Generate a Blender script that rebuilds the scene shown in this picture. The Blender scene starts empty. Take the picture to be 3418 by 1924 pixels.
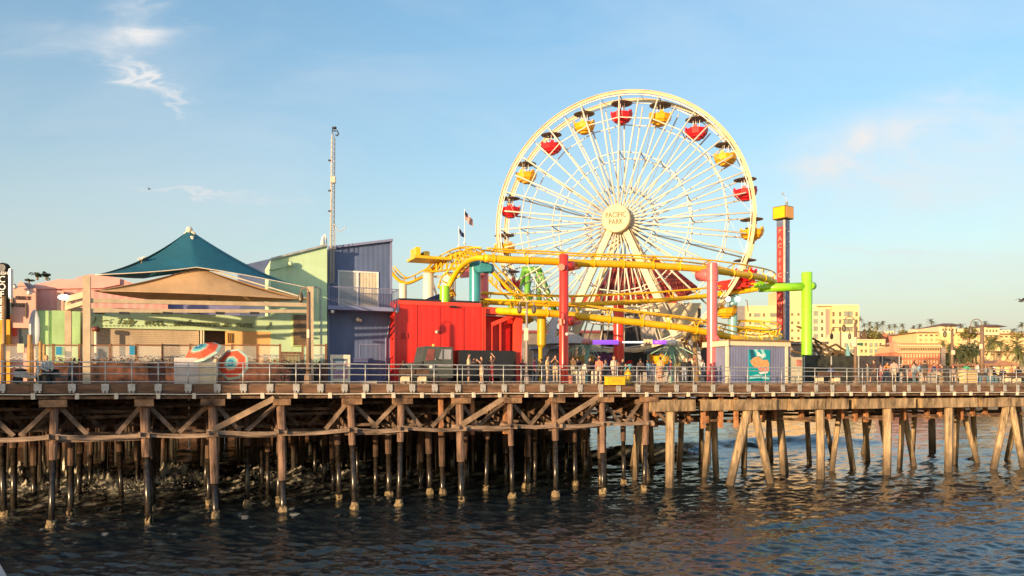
import bpy, bmesh, math, random
import numpy as np
from mathutils import Vector, Matrix
R = random.Random(7)
PI = math.pi
# ------------------------------------------------------------------ camera, world, sun, exposure
F, CX, HY, ZC = 2600.0, 1709.0, 1275.0, 7.25     # lens in photo pixels, centre column, horizon row, eye height above water
W_, H_ = 3418.0, 1924.0
SUN_EL, SUN_AZ = math.radians(5.2), math.radians(36)   # azimuth: to the left of straight behind the camera
SC = bpy.context.scene
C = SC.collection
cd = bpy.data.cameras.new('camera'); cam = bpy.data.objects.new('camera', cd); C.objects.link(cam)
cam.location = (0, 0, ZC); cam.rotation_euler = (PI/2, 0, 0)
cd.sensor_width = 36; cd.lens = 36*F/W_; cd.shift_y = (HY-H_/2)/W_
cd.clip_start = .1; cd.clip_end = 8000
SC.camera = cam
SC.view_settings.view_transform = 'Standard'; SC.view_settings.look = 'None'
SC.view_settings.exposure = 0.88; SC.view_settings.gamma = 1
S = Vector((-math.sin(SUN_AZ)*math.cos(SUN_EL), -math.cos(SUN_AZ)*math.cos(SUN_EL), math.sin(SUN_EL)))
sl = bpy.data.lights.new('sun', 'SUN'); so = bpy.data.objects.new('sun', sl); C.objects.link(so)
sl.energy = 3.9; sl.angle = math.radians(.6); sl.color = (1.0, .69, .38)
so.rotation_euler = S.to_track_quat('Z', 'Y').to_euler(); so.location = (-60, -60, 40)
wd = bpy.data.worlds.new('World'); SC.world = wd; wd.use_nodes = True
nt = wd.node_tree; nt.nodes.clear()
def nd(t, **k):
    n = nt.nodes.new(t)
    for a, b in k.items(): setattr(n, a, b)
    return n
def mth(op, a, b=None, c=None, clamp=False):
    n = nt.nodes.new('ShaderNodeMath'); n.operation = op; n.use_clamp = clamp
    for i, x in enumerate((a, b, c)):
        if x is None: continue
        if isinstance(x, (int, float)): n.inputs[i].default_value = x
        else: nt.links.new(x, n.inputs[i])
    return n.outputs[0]
def make_world():
    L = nt.links.new
    out = nd('ShaderNodeOutputWorld'); bg = nd('ShaderNodeBackground'); bg.inputs[1].default_value = .15
    sky = nd('ShaderNodeTexSky'); sky.sky_type = 'NISHITA'; sky.sun_disc = False
    sky.sun_elevation = SUN_EL; sky.sun_rotation = PI+SUN_AZ
    sky.air_density = 1.0; sky.dust_density = 1.3; sky.ozone_density = 1.6; sky.altitude = 0
    hs = nd('ShaderNodeHueSaturation'); hs.inputs['Saturation'].default_value = 1.34; hs.inputs['Value'].default_value = 1.6
    L(sky.outputs[0], hs.inputs['Color'])
    tc = nd('ShaderNodeTexCoord'); sp = nd('ShaderNodeSeparateXYZ'); L(tc.outputs['Generated'], sp.inputs[0])
    yy = mth('MAXIMUM', sp.outputs[1], .02)
    sx = mth('DIVIDE', sp.outputs[0], yy); sz = mth('DIVIDE', sp.outputs[2], yy)
    cb = nd('ShaderNodeCombineXYZ'); L(sx, cb.inputs[0]); L(sz, cb.inputs[2])
    def noise(scale, stretch, detail, rot=0, dist=.6):
        mp = nd('ShaderNodeMapping'); mp.inputs['Scale'].default_value = stretch; mp.inputs['Rotation'].default_value = (0, rot, 0)
        L(cb.outputs[0], mp.inputs[0])
        n = nd('ShaderNodeTexNoise'); n.inputs['Scale'].default_value = scale; n.inputs['Detail'].default_value = detail
        n.inputs['Distortion'].default_value = dist; n.inputs['Roughness'].default_value = .55
        L(mp.outputs[0], n.inputs['Vector']); return n.outputs['Fac']
    n1 = noise(7, (1, 1, 2.2), 9); n2 = noise(2.2, (1, 1, 2.6), 5, .1); n3 = noise(14, (1, 1, 3), 6, .25)
    wob = mth('MULTIPLY', mth('SUBTRACT', n3, .5), .12)
    def blob(px, py, a, b, rot, k):
        x0, z0 = (px-CX)/F, (HY-py)/F
        dx = mth('ADD', mth('SUBTRACT', sx, x0), wob); dz = mth('ADD', mth('SUBTRACT', sz, z0), mth('MULTIPLY', wob, .5))
        c, s = math.cos(rot), math.sin(rot)
        u = mth('MULTIPLY', mth('ADD', mth('MULTIPLY', dx, c), mth('MULTIPLY', dz, s)), F/a)
        v = mth('MULTIPLY', mth('SUBTRACT', mth('MULTIPLY', dz, c), mth('MULTIPLY', dx, s)), F/b)
        q = mth('ADD', mth('MULTIPLY', u, u), mth('MULTIPLY', v, v))
        return mth('MULTIPLY', mth('POWER', 2.718, mth('MULTIPLY', q, -1)), k)
    bl = [blob(440, 125, 130, 42, .05, 1.0), blob(455, 15, 80, 45, 0, .6), blob(200, 140, 190, 55, -.05, .38),
          blob(480, 265, 120, 30, -.62, .85), blob(570, 345, 60, 16, -1.0, .5), blob(640, 640, 150, 9, -.06, .6),
          blob(900, 668, 130, 7, -.07, .35), blob(2950, 450, 270, 75, .30, .95), blob(3080, 570, 400, 140, .05, .9), blob(2780, 540, 110, 40, .3, .6),
          blob(3380, 430, 150, 60, .3, .4), blob(2950, 830, 300, 16, -.08, .35), blob(1100, 260, 260, 60, .1, .12), blob(3100, 900, 330, 60, 0, .25)]
    tot = bl[0]
    for b in bl[1:]: tot = mth('ADD', tot, b)
    ramp = mth('SUBTRACT', n1, .34); ramp = mth('MULTIPLY', ramp, 2.6, clamp=True)
    cl = mth('MULTIPLY', tot, mth('ADD', mth('MULTIPLY', ramp, .85), .22))
    veil = mth('MULTIPLY', mth('SUBTRACT', n2, .45, clamp=True), .75)
    hz = mth('POWER', 2.718, mth('MULTIPLY', mth('ABSOLUTE', sp.outputs[2]), -3.7))
    cl = mth('ADD', cl, veil, clamp=True)
    mx = nd('ShaderNodeMix', data_type='RGBA'); L(cl, mx.inputs[0]); L(hs.outputs[0], mx.inputs[6]); mx.inputs[7].default_value = (3.8, 3.7, 3.6, 1)
    mx2 = nd('ShaderNodeMix', data_type='RGBA'); L(mth('MULTIPLY', hz, .95), mx2.inputs[0]); L(mx.outputs[2], mx2.inputs[6]); mx2.inputs[7].default_value = (2.18, 2.08, 2.07, 1)
    L(mx2.outputs[2], bg.inputs[0]); L(bg.outputs[0], out.inputs[0])
make_world()

# ------------------------------------------------------------------ helpers
def P(px, py, Y): return Vector(((px-CX)/F*Y, Y, ZC+(HY-py)/F*Y))
O = Vector((-24.78, 37.7, 0)); T = Vector((.9268, .3756, 0)); N = Vector((-.3756, .9268, 0)); UP = Vector((0, 0, 1))
DZ = ZC-.1                                         # deck level
def D(px, v, z=None):                              # point at photo column px, v metres in from the pier edge
    a = (px-CX)/F
    Y = (v+O.dot(N))/(a*N.x+N.y)
    return Vector((a*Y, Y, DZ if z is None else z))
def U(u, v, z=0.): q = O+T*u+N*v; return Vector((q.x, q.y, z))
def uof(p): return (Vector((p.x, p.y, 0))-O).dot(T)
def zy(py, Y): return ZC+(HY-py)/F*Y
def Q(px, py, v):                                  # pixel on the plane v metres in
    d = D(px, v); return P(px, py, d.y)
WL = {}
def wl(o): return WL.get(o.name, Vector((0, 0, 0))) if o else Vector((0, 0, 0))
def thing(name, label, cat, loc=(0, 0, 0), group=None, rz=0):
    o = bpy.data.objects.new(name, None); C.objects.link(o); o.location = loc; o.rotation_euler = (0, 0, rz)
    o.empty_display_size = .3
    WL[o.name] = Vector(loc) if rz == 0 else Vector(loc)
    o['label'] = label; o['category'] = cat
    if group: o['group'] = group
    return o
def tag(o, label=None, cat=None, group=None, kind=None):
    if label: o['label'] = label
    if cat: o['category'] = cat
    if group: o['group'] = group
    if kind: o['kind'] = kind
    return o
class MB:
    def __init__(s): s.v = []; s.f = []; s.m = []; s.cm = 0
    def add(s, vs, fs):
        b = len(s.v); s.v += [Vector(x) for x in vs]
        for f in fs: s.f.append([b+i for i in f]); s.m.append(s.cm)
        return s
    def hexa(s, c): return s.add(c, [(0, 3, 2, 1), (4, 5, 6, 7), (0, 1, 5, 4), (1, 2, 6, 5), (2, 3, 7, 6), (3, 0, 4, 7)])
    def box(s, c, sx, sy, sz, rz=0):              # centred on c
        c = Vector(c); M = Matrix.Rotation(rz, 3, 'Z')
        return s.hexa([c+M@Vector((x*sx/2, y*sy/2, z*sz/2)) for z in (-1, 1) for x, y in ((-1, -1), (1, -1), (1, 1), (-1, 1))])
    def ubox(s, u0, u1, v0, v1, z0, z1): return s.hexa([U(u, v, z) for z in (z0, z1) for u, v in ((u0, v0), (u1, v0), (u1, v1), (u0, v1))])
    def pbox(s, px0, px1, v0, v1, z0, z1, z1b=None):
        a, b = D(px0, v0), D(px1, v0); a2, b2 = a+N*(v1-v0), b+N*(v1-v0)
        zb = z1 if z1b is None else z1b
        return s.hexa([Vector((p.x, p.y, z0)) for p in (a, b, b2, a2)]+[Vector((p.x, p.y, z)) for p, z in ((a, z1), (b, zb), (b2, zb), (a2, z1))])
    def bar(s, a, b, w, h, up=UP):                # rectangular bar from a to b
        a, b = Vector(a), Vector(b); d = (b-a).normalized(); x = d.cross(up)
        x = x.normalized() if x.length > 1e-4 else Vector((1, 0, 0)); y = x.cross(d).normalized()
        o = [x*sx*w/2+y*sy*h/2 for sx, sy in ((-1, -1), (1, -1), (1, 1), (-1, 1))]
        return s.hexa([a+k for k in o]+[b+k for k in o])
    def tube(s, pts, r, n=8, cap=True):
        pts = [Vector(p) for p in pts]; m = len(pts); rs = r if isinstance(r, (list, tuple)) else [r]*m
        b = len(s.v); x = None
        for i, p in enumerate(pts):
            d = (pts[min(i+1, m-1)]-pts[max(i-1, 0)]).normalized()
            if x is None: x = d.cross(UP if abs(d.z) < .9 else Vector((1, 0, 0))).normalized()
            else:
                x = x-d*x.dot(d); x = x.normalized() if x.length > 1e-5 else Vector((1, 0, 0))
            y = d.cross(x)
            for k in range(n):
                t = 2*PI*(k+.5)/n; s.v.append(p+(x*math.cos(t)+y*math.sin(t))*rs[i])
        for i in range(m-1):
            for k in range(n):
                s.f.append([b+i*n+k, b+i*n+(k+1) % n, b+(i+1)*n+(k+1) % n, b+(i+1)*n+k]); s.m.append(s.cm)
        if cap:
            s.f.append([b+k for k in range(n)][::-1]); s.m.append(s.cm)
            s.f.append([b+(m-1)*n+k for k in range(n)]); s.m.append(s.cm)
        return s
    def prism(s, poly, ext):                      # polygon of 3-D points extruded by ext
        n = len(poly); ext = Vector(ext)
        return s.add([Vector(p) for p in poly]+[Vector(p)+ext for p in poly],
                     [list(range(n))[::-1], list(range(n, 2*n))]+[[i, (i+1) % n, n+(i+1) % n, n+i] for i in range(n)])
    def lathe(s, prof, n=16, c=(0, 0, 0), M=None):
        c = Vector(c); b = len(s.v)
        for r, z in prof:
            for k in range(n):
                t = 2*PI*k/n; p = Vector((r*math.cos(t), r*math.sin(t), z)); s.v.append(c+(M@p if M else p))
        for i in range(len(prof)-1):
            for k in range(n):
                s.f.append([b+i*n+k, b+i*n+(k+1) % n, b+(i+1)*n+(k+1) % n, b+(i+1)*n+k]); s.m.append(s.cm)
        for i, rev in ((0, 1), (len(prof)-1, 0)):
            if prof[i][0] > 1e-4:
                q = [b+i*n+k for k in range(n)]; s.f.append(q[::-1] if rev else q); s.m.append(s.cm)
        return s
    def ball(s, c, r, n=10, m=6):
        if not isinstance(r, (tuple, list)): r = (r, r, r)
        c = Vector(c); pr = [(math.sin(PI*i/m), -math.cos(PI*i/m)) for i in range(m+1)]
        return s.lathe([(max(a, 1e-5), b) for a, b in pr], n, c, Matrix.Diagonal(Vector(r)))
    def build(s, name, mat, parent=None, smooth=False, loc=None, mats=None):
        off = wl(parent) if parent else (Vector(loc) if loc is not None else Vector((0, 0, 0)))
        me = bpy.data.meshes.new(name)
        me.from_pydata([v-off for v in s.v], [], s.f)
        for m_ in (mats or [mat]): me.materials.append(m_)
        me.polygons.foreach_set('material_index', s.m)
        if smooth: me.polygons.foreach_set('use_smooth', [True]*len(s.f))
        me.update()
        o = bpy.data.objects.new(name, me); C.objects.link(o)
        if smooth == 'auto':
            me.set_sharp_from_angle(angle=math.radians(35))
        if parent: o.parent = parent; WL[o.name] = off
        elif loc is not None: o.location = loc; WL[o.name] = off
        return o
def fix(o):
    bm = bmesh.new(); bm.from_mesh(o.data); bmesh.ops.recalc_face_normals(bm, faces=bm.faces); bm.to_mesh(o.data); bm.free(); return o
def copy_tree(o, parent=None, mats=None):
    c = o.copy(); C.objects.link(c); c.parent = parent
    for ch in o.children: copy_tree(ch, c)
    return c
# ------------------------------------------------------------------ materials
MC = {}
def M(name, col, rough=.6, var=.12, scale=2.0, metal=0, bump=0, bs=20, stretch=(1, 1, 1), col2=None, spec=None, coat=0, emit=None):
    if name in MC: return MC[name]
    m = bpy.data.materials.new(name); m.use_nodes = True; t = m.node_tree; b = t.nodes['Principled BSDF']; L = t.links.new
    b.inputs['Roughness'].default_value = rough; b.inputs['Metallic'].default_value = metal
    if coat: b.inputs['Coat Weight'].default_value = coat; b.inputs['Coat Roughness'].default_value = .15
    if spec is not None: b.inputs['Specular IOR Level'].default_value = spec
    tc = t.nodes.new('ShaderNodeTexCoord'); mp = t.nodes.new('ShaderNodeMapping'); mp.inputs['Scale'].default_value = stretch
    L(tc.outputs['Object'], mp.inputs[0])
    n = t.nodes.new('ShaderNodeTexNoise'); n.inputs['Scale'].default_value = scale; n.inputs['Detail'].default_value = 6; n.inputs['Roughness'].default_value = .65
    L(mp.outputs[0], n.inputs['Vector'])
    rp = t.nodes.new('ShaderNodeValToRGB'); rp.color_ramp.elements[0].position = .32; rp.color_ramp.elements[1].position = .68
    c2 = col2 or tuple(x*(1-2*var) for x in col); c1 = col if col2 else tuple(min(1, x*(1+var)) for x in col)
    rp.color_ramp.elements[0].color = (*c2, 1); rp.color_ramp.elements[1].color = (*c1, 1)
    L(n.outputs['Fac'], rp.inputs[0]); L(rp.outputs[0], b.inputs['Base Color'])
    if bump:
        n2 = t.nodes.new('ShaderNodeTexNoise'); n2.inputs['Scale'].default_value = bs; n2.inputs['Detail'].default_value = 4; L(mp.outputs[0], n2.inputs['Vector'])
        bp = t.nodes.new('ShaderNodeBump'); bp.inputs['Strength'].default_value = bump; bp.inputs['Distance'].default_value = .05; L(n2.outputs['Fac'], bp.inputs['Height']); L(bp.outputs[0], b.inputs['Normal'])
    if emit:
        b.inputs['Emission Color'].default_value = (*emit[0], 1); b.inputs['Emission Strength'].default_value = emit[1]
    MC[name] = m; return m
def streaks(m, k=.30):
    """rain and salt streaks running down a painted wall"""
    t = m.node_tree; L = t.links.new; b = t.nodes['Principled BSDF']; src = b.inputs['Base Color'].links[0].from_socket
    g = t.nodes.new('ShaderNodeNewGeometry'); mp = t.nodes.new('ShaderNodeMapping'); mp.inputs['Scale'].default_value = (3.2, 3.2, .22); L(g.outputs['Position'], mp.inputs[0])
    n = t.nodes.new('ShaderNodeTexNoise'); n.inputs['Scale'].default_value = 1.6; n.inputs['Detail'].default_value = 8; n.inputs['Roughness'].default_value = .7; L(mp.outputs[0], n.inputs['Vector'])
    mr = t.nodes.new('ShaderNodeMapRange'); L(n.outputs['Fac'], mr.inputs[0]); mr.inputs[1].default_value = .52; mr.inputs[2].default_value = .75; mr.inputs[3].default_value = 0; mr.inputs[4].default_value = k
    mx = t.nodes.new('ShaderNodeMix'); mx.data_type = 'RGBA'; L(mr.outputs[0], mx.inputs[0]); L(src, mx.inputs[6]); mx.inputs[7].default_value = (.16, .11, .08, 1); L(mx.outputs[2], b.inputs['Base Color'])
    return m
def siding(name, col, period=.3, strength=.5, vert=True, rough=.5, var=.1):
    """painted metal or board siding: ribs run upright (vert) or lie flat"""
    if name in MC: return MC[name]
    m = M(name, col, rough, var, .9, stretch=(1, 1, .5)); t = m.node_tree; L = t.links.new; b = t.nodes['Principled BSDF']
    tc = t.nodes.new('ShaderNodeTexCoord'); mp = t.nodes.new('ShaderNodeMapping'); mp.vector_type = 'POINT'
    mp.inputs['Rotation'].default_value = (0, 0, -math.radians(22.06)); L(tc.outputs['Object'], mp.inputs[0])
    w = t.nodes.new('ShaderNodeTexWave'); w.bands_direction = 'X' if vert else 'Z'; w.inputs['Scale'].default_value = 2*PI/(20*period)*1.0
    L(mp.outputs[0], w.inputs['Vector'])
    bp = t.nodes.new('ShaderNodeBump'); bp.inputs['Strength'].default_value = strength; bp.inputs['Distance'].default_value = .04; L(w.outputs['Fac'], bp.inputs['Height']); L(bp.outputs[0], b.inputs['Normal'])
    return streaks(m)
def stained(name, top, low, z0, z1, rough=.85, scale=1.5, stretch=(3, 3, .5), var=.42, bump=.8):
    """wood or concrete with a tide stain below z1 (world height)"""
    m = M(name, top, rough, var, scale, stretch=stretch, bump=bump, bs=9); t = m.node_tree; L = t.links.new; b = t.nodes['Principled BSDF']
    src = b.inputs['Base Color'].links[0].from_socket
    g = t.nodes.new('ShaderNodeNewGeometry'); sp = t.nodes.new('ShaderNodeSeparateXYZ'); L(g.outputs['Position'], sp.inputs[0])
    nz = t.nodes.new('ShaderNodeTexNoise'); nz.inputs['Scale'].default_value = 1.3; L(g.outputs['Position'], nz.inputs['Vector'])
    ad = t.nodes.new('ShaderNodeMath'); ad.operation = 'MULTIPLY_ADD'; L(nz.outputs['Fac'], ad.inputs[0]); ad.inputs[1].default_value = 1.6; L(sp.outputs[2], ad.inputs[2])
    mr = t.nodes.new('ShaderNodeMapRange'); L(ad.outputs[0], mr.inputs[0]); mr.inputs[1].default_value = z0+.8; mr.inputs[2].default_value = z1+.8
    mx = t.nodes.new('ShaderNodeMix'); mx.data_type = 'RGBA'; L(mr.outputs[0], mx.inputs[0]); mx.inputs[6].default_value = (*low, 1); L(src, mx.inputs[7]); L(mx.outputs[2], b.inputs['Base Color'])
    return m
def _weather():
    for m_ in (yellow, redp, pinkp, tealp, limep, palet, cream, greenp): streaks(m_, .16)
cream = M('cream_paint', (.86, .76, .58), .45, .06)
white = M('white_paint', (.82, .80, .76), .5, .06)
grey = M('grey_metal', (.42, .42, .42), .45, .1, metal=.3)
galv = M('galvanised_steel', (.50, .50, .48), .42, .18, 4, metal=.35)
dark = M('dark_metal', (.03, .03, .035), .5, .1)
black = M('black_fabric', (.015, .015, .017), .7, .1)
yellow = M('yellow_paint', (.92, .53, .004), .42, .10, 1.2, coat=.15)
redp = M('red_paint', (.74, .035, .018), .35, .07, coat=.3)
pinkp = M('pink_paint', (.80, .16, .17), .35, .07, coat=.3)
tealp = M('teal_paint', (.05, .34, .40), .35, .07, coat=.3)
palet = M('pale_teal_paint', (.22, .46, .48), .4, .07, coat=.3)
limep = M('lime_paint', (.30, .72, .02), .35, .06, coat=.3)
greenp = M('green_paint', (.16, .42, .05), .45, .1)
navy = M('navy_paint', (.10, .13, .27), .6, .1)
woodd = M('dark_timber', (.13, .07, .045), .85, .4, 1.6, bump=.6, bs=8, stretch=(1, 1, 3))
fasc = M('fascia_timber', (.20, .105, .06), .8, .35, .9, bump=.5, bs=6, stretch=(.6, .6, 5))
ledg = M('ledger_timber', (.33, .23, .165), .8, .42, 1.1, bump=.5, bs=8, stretch=(.6, .6, 5))
brace = M('brace_timber', (.21, .125, .08), .85, .45, 1.5, bump=.6, bs=7)
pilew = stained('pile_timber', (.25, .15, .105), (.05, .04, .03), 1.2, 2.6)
pilei_shade = stained('shade_toned_inner_timber', (.13, .075, .05), (.03, .025, .02), 1.2, 2.6)  # inner piles: the shade of blocked sun is put into the timber colour
pilec = streaks(stained('pile_concrete', (.47, .34, .20), (.11, .08, .05), .5, 2.2, rough=.85, scale=1.6, stretch=(2.5, 2.5, .35), var=.36), .75)
capc = streaks(M('cap_concrete', (.42, .29, .16), .85, .42, 1.3, bump=.8, bs=5, stretch=(1.6, 1.6, .5)), .8)
sleeve = M('wet_pile_sleeve', (.035, .028, .022), .22, .4, 4)
grey_ = None
glassd = M('window_glass', (.10, .12, .13), .12, .2, 1)
foamm = M('sea_foam', (.62, .55, .42), .7, .3, 6, bump=.8, bs=14)

_weather()
# ------------------------------------------------------------------ water
def vnoise(x, y, seed):
    xi = np.floor(x).astype(np.int64); yi = np.floor(y).astype(np.int64); fx = x-xi; fy = y-yi
    fx = fx*fx*(3-2*fx); fy = fy*fy*(3-2*fy)
    def h(a, b):
        n = (a*374761393+b*668265263+seed*1442695041) & 0xffffffff
        n = ((n ^ (n >> 13))*1274126177) & 0xffffffff
        return ((n ^ (n >> 16)) & 0xffff)/65535.
    return (h(xi, yi)*(1-fx)+h(xi+1, yi)*fx)*(1-fy)+(h(xi, yi+1)*(1-fx)+h(xi+1, yi+1)*fx)*fy
def fbm(x, y, seed, o=4):
    r = 0; a = .5
    for i in range(o): r = r+a*vnoise(x*2**i, y*2**i, seed+i); a *= .5
    return r
SPLASH = [(20, 17, 1.3, .9), (60, 19, 1.5, 1.1), (110, 15, .9, .6), (160, 20, 1.6, 1.0), (215, 14, .8, .5), (262, 19, 1.5, 1.2), (300, 21, 1.4, 1.0), (345, 17, 1.0, .7), (395, 13, .8, .5), (520, 15, .8, .9), (545, 18, 1.2, .8), (590, 20, 1.2, .6), (668, 17, .8, .5), (905, 16, .6, .5), (985, 18, .7, .5), (1085, 19, .8, .6)]
def make_water():
    ys = np.concatenate([np.linspace(2700, 1310, 780), 1275+35*np.geomspace(1, .12, 40)[1:]])
    Yr = ZC*F/(ys-HY); aa = np.linspace(-1.05, 1.05, 1150)
    Y, A = np.meshgrid(Yr, aa, indexing='ij'); X = A*Y
    cell = np.maximum(Y*(aa[1]-aa[0]), .0)
    rs = np.random.RandomState(3); Z = np.zeros_like(X)
    for i in range(90):
        lam = .32*(1.043**i)
        th = rs.normal(math.radians(-80), .34 if lam > 3 else .5)
        kx, ky = math.cos(th)*2*PI/lam, math.sin(th)*2*PI/lam
        amp = (.0066 if lam < 1.2 else .0056 if lam < 3 else .0034)*lam**.58
        fade = np.clip((lam/cell-2.5)/3, 0, 1)*np.clip(1.6-Y/260, .25, 1)
        Z += amp*fade*np.sin(kx*X+ky*Y+rs.rand()*6.28+1.5*fbm(X*.12, Y*.12, i, 2))
    px = CX+A*F; u = (X-O.x)*T.x+(Y-O.y)*T.y; v = (X-O.x)*N.x+(Y-O.y)*N.y
    foam = np.zeros_like(X)
    # surf churning round the piles under the left of the pier
    m = np.exp(-((v-20)/7.5)**2)*np.clip((29-u)/9, 0, 1)*np.clip((u+25)/5, 0, 1)
    n = fbm(X*.55, Y*.35, 50, 5); n2 = fbm(X*1.7, Y*1.1, 70, 4)
    n3 = fbm(X*4.5, Y*3.5, 77, 4)
    Z += m*(np.clip(n-.42, 0, .3)*1.6+.35*(n2-.5)+.42*np.abs(n3-.47)*2); foam += 1.3*m*np.clip((n-.42)*7, 0, 1)*np.clip((n3-.40)*6, 0, 1)
    m = np.exp(-((v-12)/6)**2)*np.clip((24-u)/12, 0, 1)*np.clip((u+25)/5, 0, 1)
    foam += .55*m*np.clip((fbm(X*.8, Y*.5, 90, 5)-.52)*9, 0, 1)
    foam += .35*np.clip((26-u)/10, 0, 1)*np.clip((20-v)/8, 0, 1)*np.clip((v+6)/6, 0, 1)*np.clip((fbm(X*1.6, Y*.7, 190, 5)-.68)*14, 0, 1)
    for px_, v_, w_, h_ in SPLASH:
        d = D(px_, v_); q = ((X-d.x)/w_)**2+((Y-d.y)/(w_*.8))**2; g_ = np.exp(-q); nn = fbm(X*4.2, Y*3.6, 211, 4); Z += h_*g_*(.35+1.1*np.abs(nn-.47)*3); foam += 1.3*np.clip(g_*1.8, 0, 1)*np.clip((fbm(X*3.4, Y*3.0, 301, 4)-.38)*6, 0, 1)
    # breaking wave behind the right of the pier
    c = 24+3*np.sin(u*.11)
    m = np.clip((u-38)/8, 0, 1)*np.clip((86-u)/10, 0, 1)
    prof = np.exp(-((v-c)/2.6)**2); Z += 1.0*m*prof
    k = np.exp(-((u-78)/5)**2)+.8*np.exp(-((u-52)/7)**2)
    foam += m*np.exp(-((v-c+1)/2.2)**2)*np.clip(k, 0, 1)*np.clip((fbm(X*.9, Y*.9, 33, 4)-.3)*4, 0, 1)
    Z += .5*m*np.exp(-((v-c+.5)/1.6)**2)*np.clip(k, 0, 1)*fbm(X*1.3, Y*1.3, 39, 4)
    foam += .7*np.exp(-((v-35)/5)**2)*m*np.clip((fbm(X*.3, Y*.9, 133, 4)-.5)*6, 0, 1)
    r, cN = X.shape
    co = np.stack([X, Y, Z], -1).reshape(-1, 3)
    idx = np.arange(r*cN).reshape(r, cN)
    fc = np.stack([idx[:-1, :-1], idx[:-1, 1:], idx[1:, 1:], idx[1:, :-1]], -1).reshape(-1, 4)
    me = bpy.data.meshes.new('water'); me.vertices.add(len(co)); me.vertices.foreach_set('co', co.ravel())
    me.loops.add(fc.size); me.loops.foreach_set('vertex_index', fc.ravel()); me.polygons.add(len(fc))
    me.polygons.foreach_set('loop_start', np.arange(0, fc.size, 4)); me.polygons.foreach_set('loop_total', np.full(len(fc), 4))
    me.polygons.foreach_set('use_smooth', np.ones(len(fc), bool)); me.update(calc_edges=True)
    at = me.attributes.new('foam', 'FLOAT', 'POINT'); at.data.foreach_set('value', np.clip(foam, 0, 1).ravel().astype(np.float32))
    m = bpy.data.materials.new('sea_water'); m.use_nodes = True; t = m.node_tree; L = t.links.new; b = t.nodes['Principled BSDF']
    b.inputs['Roughness'].default_value = .09; b.inputs['IOR'].default_value = 1.42
    a_ = t.nodes.new('ShaderNodeAttribute'); a_.attribute_name = 'foam'
    g = t.nodes.new('ShaderNodeNewGeometry'); mp = t.nodes.new('ShaderNodeMapping'); mp.inputs['Scale'].default_value = (1, .75, 1); L(g.outputs['Position'], mp.inputs[0])
    nz = t.nodes.new('ShaderNodeTexNoise'); nz.inputs['Scale'].default_value = 3.2; nz.inputs['Detail'].default_value = 5; L(mp.outputs[0], nz.inputs['Vector'])
    bp = t.nodes.new('ShaderNodeBump'); bp.inputs['Strength'].default_value = .55; bp.inputs['Distance'].default_value = .06; L(nz.outputs['Fac'], bp.inputs['Height']); L(bp.outputs[0], b.inputs['Normal'])
    n2 = t.nodes.new('ShaderNodeTexNoise'); n2.inputs['Scale'].default_value = 2.6; n2.inputs['Detail'].default_value = 9; n2.inputs['Roughness'].default_value = .7; L(g.outputs['Position'], n2.inputs['Vector'])
    mm = t.nodes.new('ShaderNodeMath'); mm.operation = 'MULTIPLY_ADD'; L(n2.outputs['Fac'], mm.inputs[0]); mm.inputs[1].default_value = 3.4; mm.inputs[2].default_value = -.75
    m2 = t.nodes.new('ShaderNodeMath'); m2.operation = 'MULTIPLY'; m2.use_clamp = True; L(mm.outputs[0], m2.inputs[0]); L(a_.outputs['Fac'], m2.inputs[1])
    mx = t.nodes.new('ShaderNodeMix'); mx.data_type = 'RGBA'; L(m2.outputs[0], mx.inputs[0]); mx.inputs[6].default_value = (.018, .026, .028, 1); mx.inputs[7].default_value = (.85, .80, .68, 1); L(mx.outputs[2], b.inputs['Base Color'])
    m3 = t.nodes.new('ShaderNodeMath'); m3.operation = 'MULTIPLY_ADD'; L(m2.outputs[0], m3.inputs[0]); m3.inputs[1].default_value = .5; m3.inputs[2].default_value = .09; L(m3.outputs[0], b.inputs['Roughness'])
    me.materials.append(m)
    o = bpy.data.objects.new('water', me); C.objects.link(o); o['kind'] = 'structure'
make_water()
# shore and bluff
def terrain():
    sand = M('beach_sand', (.42, .33, .22), .9, .15, .05)
    MB().hexa([Vector(p) for p in ((-200, 205, -2), (900, 235, -2), (1600, 2500, -2), (-600, 2500, -2), (-200, 215, 1.6), (900, 250, 1.6), (1600, 2500, 6), (-600, 2500, 6))]).build('beach', sand)['kind'] = 'structure'
    scrub = M('bluff_scrub', (.16, .13, .06), .95, .5, .08)
    mb = MB(); n = 90; rows = [(400, 3), (412, 13), (425, 19), (440, 22), (900, 23)]
    b = 0
    for j, (y, z) in enumerate(rows):
        for i in range(n):
            x = -300+i*12; mb.v.append(Vector((x, y+R.uniform(-6, 6), z+R.uniform(-1, 1)*(1 if j else 0))))
    for j in range(len(rows)-1):
        for i in range(n-1):
            mb.f.append([j*n+i, j*n+i+1, (j+1)*n+i+1, (j+1)*n+i]); mb.m.append(0)
    mb.build('bluff', scrub, smooth=True)['kind'] = 'structure'
terrain()
exec_order = []
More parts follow.
